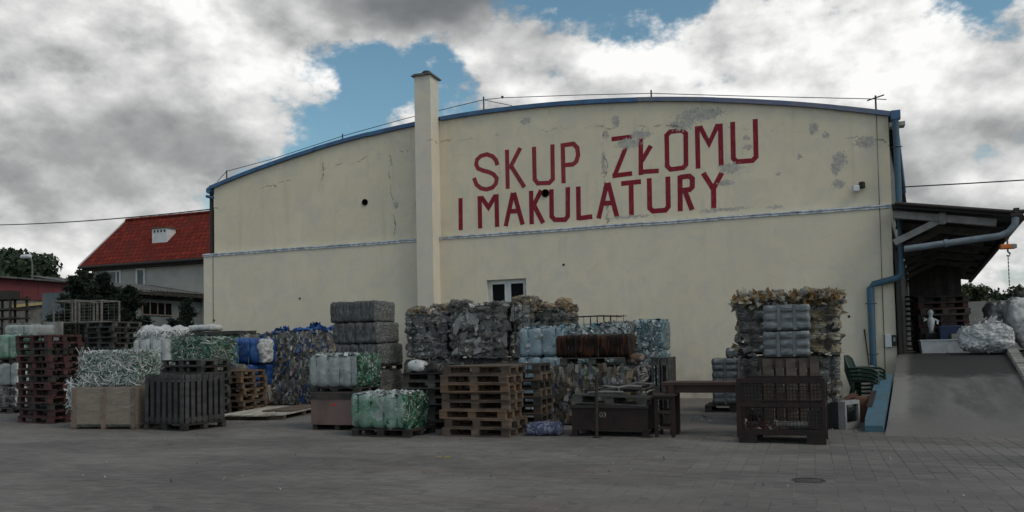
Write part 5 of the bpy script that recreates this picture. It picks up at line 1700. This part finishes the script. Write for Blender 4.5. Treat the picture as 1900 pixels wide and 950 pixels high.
def tub(label, x, y, w, d, h, seed):
    t = thing('plastic_tub', label, 'tub', (x, y, 1.082))
    V = [(sx_ * w * k / 2, sy_ * d * k / 2, z_) for z_, k in ((0, .88), (h, 1.0), (h, .93), (.03, .82)) for sx_, sy_ in ((-1, -1), (1, -1), (1, 1), (-1, 1))]
    m = MB()
    m.add(V, [(r * 4 + i, r * 4 + (i + 1) % 4, r * 4 + 4 + (i + 1) % 4, r * 4 + 4 + i) for r in range(3) for i in range(4)] + [(12, 13, 14, 15), (0, 3, 2, 1)])
    m.build('tub_body', white_plastic, t)
    r_ = MB()
    for s in (-1, 1):
        r_.box((0, s * d / 2, h - .012), (w + .04, .03, .025))
        r_.box((s * w / 2, 0, h - .012), (.03, d - .03, .025))
    r_.build('rim', white_plastic, t)


tub('left of two white plastic tubs on the dock', 2.92, 1.0, .62, .5, .34, 1)
tub('right of two white plastic tubs on the dock', 3.5, 1.1, .62, .5, .34, 2)
t = thing('figurine', 'small white figure standing among goods under the canopy', 'figurine', (2.98, 1.72, 1.08))
MB().box((0, 0, .25), (.3, .3, .5)).build('pedestal', wood_dark, t)
MB().lathe([(.0, .5), (.07, .5), (.06, .62), (.09, .74), (.10, .86), (.05, .93), (.035, .95), (.065, 1.0), (.075, 1.05), (.06, 1.1), (.0, 1.13)], (0, 0, 0), 12).build('body', white_plastic, t)
MB().tube([(-.09, 0, .88), (-.17, -.02, .84), (-.16, -.05, .92)], .028, 6).build('arm', white_plastic, t)
MB().tube([(.09, 0, .88), (.16, -.02, .82), (.15, -.05, .74)], .028, 6).build('arm', white_plastic, t)
b = thing('blue_crate', 'dark blue box with a pale carton under the canopy', 'box', (3.4, 1.55, 1.08))
MB().box((0, 0, .35), (.55, .4, .70)).build('box_body', pm('deep_blue', (.02, .035, .10), (.015, .03, .08), .6), b, bevel=.03)
MB().box((.16, -.27, .38), (.36, .12, .2)).build('pale_box', pm('pale_carton', (.34, .32, .29), None, .8), b)
MB().box((.16, -.27, .14), (.4, .13, .28)).build('shelf_support', wood_dark, b)
bag('film_bale', 'big loose bundle of clear film lying on the ramp head', 3.92, -.15, 1.08, 1.22, .85, .72, m_bagfilm, 201, rnd=.46, amp=.08, step=.026, cat='bundle', crinkle=.09)
bag('film_bale', 'second clear film bundle cut off by the right picture edge', 5.1, -.1, 1.08, 1.1, .8, .76, m_bagfilm, 202, rnd=.46, amp=.08, step=.03, cat='bundle', crinkle=.09)
bag('big_bag', 'dark grey film bag beside the pallets on the dock', 4.62, 1.9, 1.35, .72, .7, 1.02, m_bagdk, 203, rnd=.28, amp=.06, crinkle=.07, step=.04, neck=False)
pallet('pallet', 'pallets base below the grey bags on the dock', (4.7, 1.9, 1.07), 0, wood_dark, 1.3, .9, h=.28)
bag('big_bag', 'white woven bag with dark neck under the hanging chain', 5.02, 1.5, 1.35, .78, .7, 1.12, m_bag, 204, rnd=.36, amp=.07, neck=False, crinkle=.05, step=.045)
bag('bag_neck', 'dark bundle tied on the white woven bag', 4.95, 1.42, 2.40, .2, .2, .2, black_rubber, 207, rnd=.4, amp=.02, neck=False, cat='bundle', step=.04)
bag('big_bag', 'largest pale film bag behind the white one at the right edge', 5.75, 2.3, 1.35, 1.2, 1.0, 1.5, m_bagfilm, 205, rnd=.36, amp=.08, neck=False, crinkle=.07, step=.05)
bag('big_bag', 'clear film bag in front of the white bags at the right edge', 5.35, .85, 1.08, .8, .5, .95, m_bagfilm, 206, rnd=.42, amp=.06, neck=False, crinkle=.08, step=.04)

# ================================================================== BACKGROUND, LEFT
# house with the red tiled roof
def tilemat():
    m, q, b = newmat('red_tiles')
    pos = q.n('ShaderNodeNewGeometry').outputs['Position']
    x, y, z = q.sep(pos)
    br = q.n('ShaderNodeTexBrick')
    q.put(br.inputs['Vector'], q.comb(x, q.m('MULTIPLY', z, 1.45), 0))
    br.inputs['Scale'].default_value = 1.0
    br.inputs['Brick Width'].default_value = .30
    br.inputs['Row Height'].default_value = .33
    br.inputs['Mortar Size'].default_value = .018
    br.inputs['Color1'].default_value = (.21, .030, .018, 1)
    br.inputs['Color2'].default_value = (.12, .017, .014, 1)
    br.inputs['Mortar'].default_value = (.04, .010, .009, 1)
    c = q.mix(q.rng(q.noise(pos, 1.3, 5, .65), .4, .7), br.outputs['Color'], (.10, .022, .017))
    b.inputs['Specular IOR Level'].default_value = .08
    q.put(b.inputs['Base Color'], c)
    b.inputs['Roughness'].default_value = .8
    bn = q.n('ShaderNodeBump')
    bn.inputs['Strength'].default_value = .8
    bn.inputs['Distance'].default_value = .05
    q.put(bn.inputs['Height'], q.m('SUBTRACT', q.m('FRACT', q.m('MULTIPLY', z, 1.45 / .33)), br.outputs['Fac']))
    q.put(b.inputs['Normal'], bn.outputs[0])
    return m


hs = thing('tiled_house', 'grey rendered house with a steep red tiled roof behind the hall', 'house', (-29, 10, 0))
ox, oy = -29, 10
MB().bbox(-35.55 - ox, -21 - ox, .35, 6.0, -.2, 6.05).build('wall', render_grey, hs)
gp = MB()
gp.add([(-35.55 - ox, .35, 6.05), (-35.55 - ox, 6.0, 6.05), (-35.55 - ox, 3.04, 8.75)], [(0, 1, 2)])
gp.build('gable', render_grey, hs)
tl = tilemat()
rfm = MB()
xa, xb = -35.95 - ox, -20.5 - ox
for (y0, z0, y1, z1) in ((-.05, 6.09, 3.05, 8.92), (6.35, 6.09, 3.05, 8.92)):
    rfm.add([(xa, y0, z0), (xb, y0, z0), (xb, y1, z1), (xa, y1, z1), (xa, y0, z0 + .07), (xb, y0, z0 + .07), (xb, y1, z1 + .07), (xa, y1, z1 + .07)], [(0, 1, 2, 3), (4, 5, 6, 7), (0, 1, 5, 4), (3, 0, 4, 7), (1, 2, 6, 5)])
rfo = rfm.build('roof', tl, hs)
for i in range(46):
    MB().tube([(xa + i * .335, 3.05, 9.0 + .006 * (i % 2)), (xa + i * .335 + .36, 3.05, 9.0)], .10, 8).build('ridge_tile', tl, rfo)
vb = MB()
vb.add([(xa - .04, -.1, 6.02), (xa - .04, 3.05, 8.88), (xa - .04, 3.05, 9.06), (xa - .04, -.1, 6.2), (xa - .005, -.1, 6.02), (xa - .005, 3.05, 8.88), (xa - .005, 3.05, 9.06), (xa - .005, -.1, 6.2)], [(0, 1, 2, 3), (4, 5, 6, 7), (0, 1, 5, 4), (3, 2, 6, 7), (0, 3, 7, 4)])
vb.build('verge_board', white_paint, rfo)
MB().tube([(xa, -.12, 6.05), (xb, -.12, 6.05)], .08, 8).build('gutter', steel_dark, rfo)
MB().tube([(xa + .25, -.1, 6.0), (xa + .42, .25, 5.7), (xa + .42, .25, .3)], .05, 8).build('downpipe', steel_dark, hs)
MB().bbox(xa + .1, xb, .0, .34, 5.88, 6.04).build('soffit', wood_dark, hs)
chm2 = MB().bbox(-32.25 - ox, -31.25 - ox, 1.15, 1.75, 6.9, 8.0)
ck = chm2.build('chimney', white_paint, rfo)
MB().bbox(-32.32 - ox, -31.18 - ox, 1.08, 1.82, 8.0, 8.07).build('chimney_cap', carton, ck)
for i in range(4):
    MB().box((-32.08 - ox + i * .22, 1.147, 7.86), (.10, .01, .12)).build('flue_hole', black_rubber, ck)
fl_ = MB()
fl_.add([(-32.4 - ox, .98, 7.08), (-31.1 - ox, .98, 7.08), (-31.1 - ox, 1.16, 7.26), (-32.4 - ox, 1.16, 7.26)], [(0, 1, 2, 3)])
fl_.build('lead_flashing', zinc, ck)
for (a, b_, z0, z1) in ((-34.5, -33.5, 4.5, 5.85), (-32.5, -31.9, 4.45, 5.87)):
    f = MB()
    a, b_ = a - ox, b_ - ox
    for (p, q_, c_, d) in ((a, b_, z1 - .1, z1), (a, b_, z0, z0 + .1), (a, a + .1, z0 + .1, z1 - .1), (b_ - .1, b_, z0 + .1, z1 - .1)):
        f.bbox(p, q_, .29, .37, c_, d)
    if b_ - a > .8:
        f.bbox((a + b_) / 2 + .15, (a + b_) / 2 + .22, .30, .37, z0 + .1, z1 - .1)
    wo = f.build('window', white_paint, hs)
    MB().bbox(a + .1, b_ - .1, .33, .345, z0 + .1, z1 - .1).build('pane', pm('house_pane', (.08, .09, .095), (.05, .06, .065), .1, 3), wo)
wl = thing('wall_lamp', 'dark lamp on a bent bracket beside the hall corner', 'lamp', (-21.15, 2.8, 0))
MB().tube([(0, 0, 3.6), (.02, 0, 4.25), (-.1, 0, 4.6)], .035, 6).build('bracket', steel_dark, wl)
MB().tube([(-.12, -.02, 4.5), (-.3, -.12, 4.95)], .09, 10, rr=[.05, .12]).build('lamp_head', steel_dark, wl)

# long shed with corrugated roof
sh = thing('long_shed', 'low blue grey shed with corrugated roof below the red roofed house', 'shed', (-28.3, 3.9, 0))
MB().bbox(-3.0, 0, 0, 6.4, -.2, 4.2).build('wall', shed_wall, sh)
cr = MB()
n = 90
ca = []
for i in range(n + 1):
    y = -.4 + 6.9 * i / n
    z_ = .035 * sin(i * 2 * pi / 2.6)
    ca.append(((.45, y, 4.32 + z_), (-3.3, y, 4.95 + z_)))
cr.add([p for pr_ in ca for p in pr_], [(2 * i, 2 * i + 1, 2 * i + 3, 2 * i + 2) for i in range(n)], 0, True)
cr.build('roof', asbestos, sh)
MB().bbox(.40, .44, -.35, 6.4, 4.12, 4.26).build('fascia', wood_dark, sh)
for i in range(8):
    MB().box((.2, .1 + i * .86, 4.14), (.5, .08, .12)).build('rafter', wood_dark, sh)
MB().bbox(-.02, .012, 0, 6.38, 3.95, 4.19).build('wall_plate', wood_dark, sh)
f = MB()
y0, y1, z0, z1 = 2.55, 4.4, 3.22, 3.86
f.bbox(.0, .05, y0, y1, z1 - .05, z1)
f.bbox(.0, .05, y0, y1, z0, z0 + .05)
for i in range(5):
    yy = y0 + (y1 - y0 - .05) * i / 4
    f.bbox(.0, .05, yy, yy + .05, z0 + .05, z1 - .05)
wo = f.build('window', pm('frame_brown', (.20, .16, .13), None, .7), sh)
for i in range(4):
    yy = y0 + (y1 - y0 - .05) * i / 4
    MB().bbox(.015, .022, yy + .05, yy + (y1 - y0 - .05) / 4, z0 + .05, z1 - .05).build('pane', dark_glass, wo)
for yy in (5.3, 1.2):
    MB().tube([(.06, yy, .2), (.06, yy, 4.1)], .05, 8).build('pipe', steel_grey, sh)

# dark red barn at far left
bn_ = thing('red_barn', 'dark red sheet clad barn behind the yard at far left', 'barn', (-42, 6, 0))
MB().bbox(-8, -.05, 0, 12, -.2, 4.7).build('wall', concrete_dk, bn_)
for i in range(24):
    MB().bbox(-.06, .0 + .012 * (i % 2), .0 + i * .5, .497 + i * .5, 4.7, 5.85).build('cladding_sheet', barn_red, bn_)
rb = MB()
rb.add([(.35, -.2, 5.82), (.35, 12.2, 5.82), (-8, 12.2, 6.3), (-8, -.2, 6.3), (.35, -.2, 5.92), (.35, 12.2, 5.92), (-8, 12.2, 6.4), (-8, -.2, 6.4)], [(0, 1, 2, 3), (4, 5, 6, 7), (0, 1, 5, 4), (3, 0, 4, 7)])
rb.build('roof', asbestos, bn_)
MB().box((.1, 5.9, 4.42), (.1, 2.3, .16), 0, 0, .13).build('yellow_beam', pm('yellow_wood', (.42, .33, .16), (.3, .24, .12), .7), bn_)


def leaves(name, centers, n, size, mat, parent, rng, flat=.0):
    """leaf-sized faces spread through overlapping clumps"""
    C = np.array([c[:3] for c in centers])
    R = np.array([c[3:6] for c in centers])
    wgt = R.prod(1) ** (2 / 3)
    k = rng.choice(len(C), n, p=wgt / wgt.sum())
    u = rng.normal(0, 1, (n, 3))
    u /= np.linalg.norm(u, axis=1)[:, None]
    rad = rng.random((n, 1)) ** .35
    P = C[k] + u * rad * R[k] * rng.uniform(.85, 1.12, (n, 1))
    N = u + rng.normal(0, .7, (n, 3))
    N /= np.linalg.norm(N, axis=1)[:, None]
    t = np.cross(N, rng.normal(0, 1, (n, 3)))
    t /= np.linalg.norm(t, axis=1)[:, None]
    b = np.cross(N, t)
    s = size * rng.uniform(.5, 1.3, (n, 1))
    A = np.stack([P - t * s, P - b * s * .6, P + t * s, P + b * s * .6 + N * s * .2], 1).reshape(-1, 3)
    return npmesh(name, A, np.arange(n * 4).reshape(-1, 4), mat, parent)


def broadleaf(label, x, y, h, r, seed, mat, n=5000, size=.14, z0=0, trunk=.3):
    rng = np.random.default_rng(seed)
    t = thing('broadleaf_tree', label, 'tree', (x, y, z0))
    th = h * trunk
    tr = MB().tube([(0, 0, 0), (.05, .03, th * .6), (0, .05, th), (.1, 0, h * .6), (.05, .1, h * .8)], .1, 8, rr=[h * .03, h * .024, h * .02, h * .012, h * .006])
    cl = []
    for i in range(16):
        a = rng.uniform(0, 2 * pi)
        rr_ = r * rng.uniform(.25, .85)
        zz = th + (h - th) * rng.uniform(.15, .9)
        k = 1 - .55 * abs((zz - th) / (h - th) - .45) * 1.6
        c = (cos(a) * rr_ * k, sin(a) * rr_ * k, zz)
        q = r * rng.uniform(.24, .42)
        cl.append((*c, q, q, q * .8))
        tr.tube([(0, 0, th * rng.uniform(.8, 1.5)), tuple(v * .5 + (0, 0, th * .6)[j] for j, v in enumerate(c)), c], .05, 5, rr=[h * .012, h * .008, h * .003])
    tr.build('trunk', bark, t)
    leaves('crown', cl, n, size, mat, t, rng)
    return t


def conifer(label, x, y, h, r, seed, n=5200, z0=0):
    rng = np.random.default_rng(seed)
    t = thing('conifer', label, 'tree', (x, y, z0))
    tr = MB().tube([(0, 0, 0), (.02, 0, h * .5), (0, .02, h * .97)], .06, 7, rr=[.09, .06, .015])
    V, F = [], []
    nb = int(34 + h * 9)
    for i in range(nb):
        q = (i + rng.random()) / nb
        zz = h * (.06 + .92 * q)
        L = r * (1 - q) ** .75 * rng.uniform(.75, 1.15) + .08
        a = rng.uniform(0, 2 * pi)
        d = np.array([cos(a), sin(a), rng.uniform(-.05, .45)])
        e = np.array([0, 0, zz]) + d * L
        tr.tube([(0, 0, zz), tuple(e)], .01, 4, rr=[.018, .005])
        m = int(n / nb)
        s = rng.random(m)
        side = rng.normal(0, 1, (m, 3))
        P = np.array([0, 0, zz]) + np.outer(s, d * L) + side * (.05 + .16 * L * (1 - s * .7))[:, None] * .55
        ax = d * .8 + rng.normal(0, .6, (m, 3))
        ax /= np.linalg.norm(ax, axis=1)[:, None]
        b = np.cross(ax, rng.normal(0, 1, (m, 3)))
        b /= np.linalg.norm(b, axis=1)[:, None]
        ln = rng.uniform(.06, .16, (m, 1))
        A = np.stack([P - b * .024, P + b * .024, P + ax * ln + b * .012, P + ax * ln - b * .012], 1).reshape(-1, 3)
        o = sum(len(v) for v in V)
        V.append(A)
        F.append(np.arange(m * 4).reshape(-1, 4) + o)
    tr.build('trunk', bark, t)
    npmesh('crown', np.concatenate(V), np.concatenate(F), needle, t)
    return t


conifer('large dark conifer left of the blue grey shed', -25.9, 1.2, 4.7, 2.1, 301, 26000)
conifer('dark conifer filling the gap behind the wire cages', -24.3, .6, 4.5, 1.7, 302, 22000)
conifer('bushy dark conifer before the blue grey shed wall', -22.7, .2, 3.9, 1.5, 303, 20000)
conifer('slim young conifer close to the hall corner', -20.15, .3, 3.35, .65, 304, 7000)
conifer('smallest young conifer between the bushy one and the slim one', -20.75, .3, 2.65, .55, 305, 5000)
broadleaf('round leafy tree far behind the red barn', -66, 30, 10.9, 4.3, 311, leaf_dark, 7000, .28)
broadleaf('lower leafy tree at the left picture edge', -71, 32, 9.8, 4, 312, leaf_dark, 5000, .28)
sl_ = thing('street_lamp', 'street lamp with a white head above the red barn', 'street lamp', (-46.8, 16, 0))
MB().tube([(0, 0, 0), (0, 0, 7.4), (-.1, 0, 7.75), (-.4, 0, 7.85)], .06, 8, rr=[.09, .05, .05, .04]).build('pole', steel_grey, sl_)
V, F, S = lattice(.8, .35, .26, .06, .12, lambda p, n: 0)
npmesh('lamp_head', V, F, white_plastic, sl_, (-.55, 0, 7.76), smooth=True)

# clutter behind the front row, left
pf = thing('panel_fence', 'grey concrete panel fence behind the red pallet stack', 'fence', (-24.6, -3, 0))
for i in range(3):
    MB().box((.42 + i * .84, .004 * (i % 2), 1.27), (.82, .06, 2.56)).build('panel', concrete, pf)
    MB().box((.0 + i * .84, 0, 1.3), (.07, .1, 2.62)).build('post', concrete_dk, pf)
rk = thing('steel_rack', 'dark steel rack with crossbars at the far left edge', 'rack', (-25.3, -2.4, 0))
for x in (-.6, 0, .55):
    for y in (-.3, .3):
        MB().box((x, y, 1.75), (.06, .06, 3.5)).build('post', steel_dark, rk)
for z_ in (2.45, 2.75, 3.05, 3.4):
    MB().box((0, 0, z_), (1.3, .7, .05)).build('shelf', steel_dark, rk)
MB().box((.25, -.1, 3.52), (.5, .4, .3)).build('tin_box', steel_dark, rk)


def frame_cage(label, x, y, z, w, d, h, mat):
    t = thing('wire_cage', label, 'cage', (x, y, z), radians(4))
    for sx_ in (-1, 1):
        for sy_ in (-1, 1):
            MB().box((sx_ * (w / 2 - .02), sy_ * (d / 2 - .02), h / 2), (.04, .04, h)).build('post', mat, t)
    for z_ in (.025, h - .02):
        for s in (-1, 1):
            MB().box((0, s * (d / 2 - .02), z_), (w - .08, .035, .035)).build('rail', mat, t)
            MB().box((s * (w / 2 - .02), 0, z_), (.035, d - .08, .035)).build('rail', mat, t)
    for i in range(1, 4):
        for s in (-1, 1):
            MB().tube([(-w / 2 + w * i / 4, s * (d / 2 - .02), .02), (-w / 2 + w * i / 4, s * (d / 2 - .02), h - .02)], .006, 4).build('bar', mat, t)
    g = MB()
    for i in range(1, 7):
        for s in (-1, 1):
            g.tube([(-w / 2, s * (d / 2 - .02), h * i / 7), (w / 2, s * (d / 2 - .02), h * i / 7)], .003, 4, cap=False)
    o = g.build('wire_mesh', mat, t)
    o['kind'] = 'stuff'
    MB().box((0, 0, .05), (w - .06, d - .06, .015)).build('floor_plate', steel_dark, t)


cagem = pm('galvanised', (.20, .19, .18), (.13, .11, .10), .6, 8)
for k, (zz, lb) in enumerate(((0, 'lowest'), (.84, 'second'), (1.68, 'third'))):
    frame_cage(lb + ' wire cage in the left pile of cages', -22.75, -2.0, zz, .95, .8, .83, steel_dark)
    frame_cage(lb + ' wire cage in the right pile of cages', -21.75, -1.9, zz, .95, .8, .83, steel_dark)
frame_cage('empty wire cage on top of the left pile of cages', -22.75, -2.0, 2.52, .92, .8, .76, cagem)
frame_cage('empty wire cage on top of the right pile of cages', -21.75, -1.9, 2.52, .92, .8, .72, cagem)
stack('in the tall untidy dark stack behind the band bale', 16, -18.75, -4.2, radians(-10), [wood_dark, wood_grey], 1.3, .9, pitch=.152, jit=.05, adj='dark pallet')
bag('big_bag', 'lower bulging white big bag behind the band bale', -18.0, -3.0, 0, 1.35, 1.1, 1.62, m_bag, 320, rnd=.3, amp=.07, neck=False, step=.09)
bag('big_bag', 'upper slumped white big bag behind the band bale', -18.15, -3.0, 1.6, 1.5, 1.1, .72, m_bag, 321, rnd=.45, amp=.10, neck=False, crinkle=.08, step=.045)
for k, xr in enumerate((-16.4, -15.1)):
    bale('waste_bale', ('left' if k == 0 else 'right') + ' rear mixed bale carrying old planks before the hall corner', xr, -3.0, 0, 1.25, 1.1, 1.96, m_mixed, straps=3, seed=330 + k, step=.11, bits=[(c_mixed, 200, .06, [('F', .7), ('T', .3)])])
pk = thing('plank_pile', 'weathered planks lying on rear bales by the hall corner', 'planks', (-16.4, -2.6, 1.98))
for i in range(7):
    link_copy('plank', box_mesh('old_plank', (2.3, .14, .035), wood_grey), pk, (random.uniform(-.2, .2), -.4 + i * .13, .02 + (i % 3) * .037), (0, 0, random.uniform(-.06, .06)))
bag('white_tarp', 'white sheet lying on the planks by the hall corner', -17.2, -2.2, 2.12, .95, .6, .2, m_white, 340, neck=False, cat='tarp', amp=.05)
rng = np.random.default_rng(44)
for (x, y, z_, lb, sd_) in ((-15.6, -5.6, 1.85, 'tuft of white band scrap on the green band bale', 1),):
    A, Fq = strips(150, .3, .02, 1.5, .8, .1, [('T', 1)], rng, .1, .08)
    tag(npmesh('band_tangle', A, Fq, c_bands, None, (x, y, z_)), lb, 'band scrap')

# ================================================================== BACKGROUND, RIGHT
cf = thing('concrete_fence', 'pale concrete panel fence beyond the dock', 'fence', (4.6, 14, 1.06))
for i in range(8):
    MB().box((.5 + i * 1.0, .01 * (i % 2), .89), (.97, .06, 1.78)).build('panel', pm('pale_concrete', (.34, .34, .335), (.28, .28, .275), .85, 2), cf)
    MB().box((i * 1.0, -.02, .92), (.08, .1, 1.84)).build('post', concrete, cf)
broadleaf('leafy tree beyond the fence beside the canopy', 7.9, 25, 4.9, 1.5, 351, leaf_mid, 5000, .10, 0, .2)
broadleaf('low tree beyond the fence behind the bags', 10.4, 27, 4.2, 1.7, 352, leaf_dark, 4500, .11, 0, .2)
broadleaf('darker tree beyond the fence at the right edge', 12.3, 25, 4.9, 2.0, 353, leaf_dark, 5000, .11, 0, .2)
broadleaf('rear tree filling the gap beyond the fence', 9.2, 31, 4.3, 1.9, 354, leaf_dark, 4500, .12, 0, .2)

# ================================================================== SMALL THINGS ON THE PAVING
dg = thing('drain_grate', 'round iron drain grate in the paving at the front right', 'drain', (-.07, -12.79, 0))
MB().lathe([(.172, -.006), (.172, .002), (.142, .003), (.142, -.004)], (0, 0, 0), 28, smooth=False).build('rim', steel_dark, dg)
MB().lathe([(.143, -.0042), (.0, -.0042)], (0, 0, 0), 28, smooth=False).build('pit', black_rubber, dg)
for i in range(9):
    x = -.12 + i * .03
    L_ = sqrt(max(.0, .14 ** 2 - x * x))
    MB().box((x, 0, -.0005), (.011, 2 * L_, .006)).build('bar', steel_dark, dg)
ym = MB()
rng = np.random.default_rng(77)
for i in range(10):
    a, b_ = rng.normal(0, .10), rng.normal(0, .05)
    s = rng.uniform(.015, .045)
    ym.add([(a - s, b_ - s * .6, .003 + i * .0001), (a + s, b_ - s * .4, .003 + i * .0001), (a + s * .7, b_ + s * .6, .003 + i * .0001), (a - s * .8, b_ + s * .5, .003 + i * .0001)], [(0, 1, 2, 3)])
tag(ym.build('paint_mark', pm('yellow_paint', (.45, .36, .03), (.3, .25, .05), .7), None, (-4.67, -11.97, 0)), 'small faded yellow paint mark on the paving', 'mark')
P, N = [], []
for i in range(230):
    if i < 60:
        p = (rng.normal(-2.0, .8), rng.normal(-5.9, .9), .004)
    elif i < 95:
        p = (rng.uniform(.1, 1.0), rng.uniform(-8.0, -6.2), .004)
    else:
        p = (rng.uniform(-14, 3), rng.uniform(-15, -9.9), .004)
    P.append(p)
    v = rng.normal(0, .35, 3)
    v[2] = 1
    N.append(v / np.linalg.norm(v))
P, N = np.array(P), np.array(N)
A, Fq = sheets(0, .05, P, N, rng, .35, 0, .1)
A[:, 2] = np.clip(A[:, 2], .003, .05)
A[60 * 9:, 0:2] = P.repeat(9, 0)[60 * 9:, 0:2] + (A[60 * 9:, 0:2] - P.repeat(9, 0)[60 * 9:, 0:2]) * .45
B_ = P[:8]
A[:8 * 9] = B_.repeat(9, 0) + (A[:8 * 9] - B_.repeat(9, 0)) * 2.6
A[:, 2] = np.clip(A[:, 2], .003, .07)
tag(npmesh('litter', A, Fq, chipmat('litter', [(.4, .4, .39), (.05, .045, .04), (.03, .03, .03), (.25, .22, .18), (.06, .05, .045), (.2, .19, .17)], .6)), 'scattered scraps of litter on the paving', 'litter', kind='stuff')
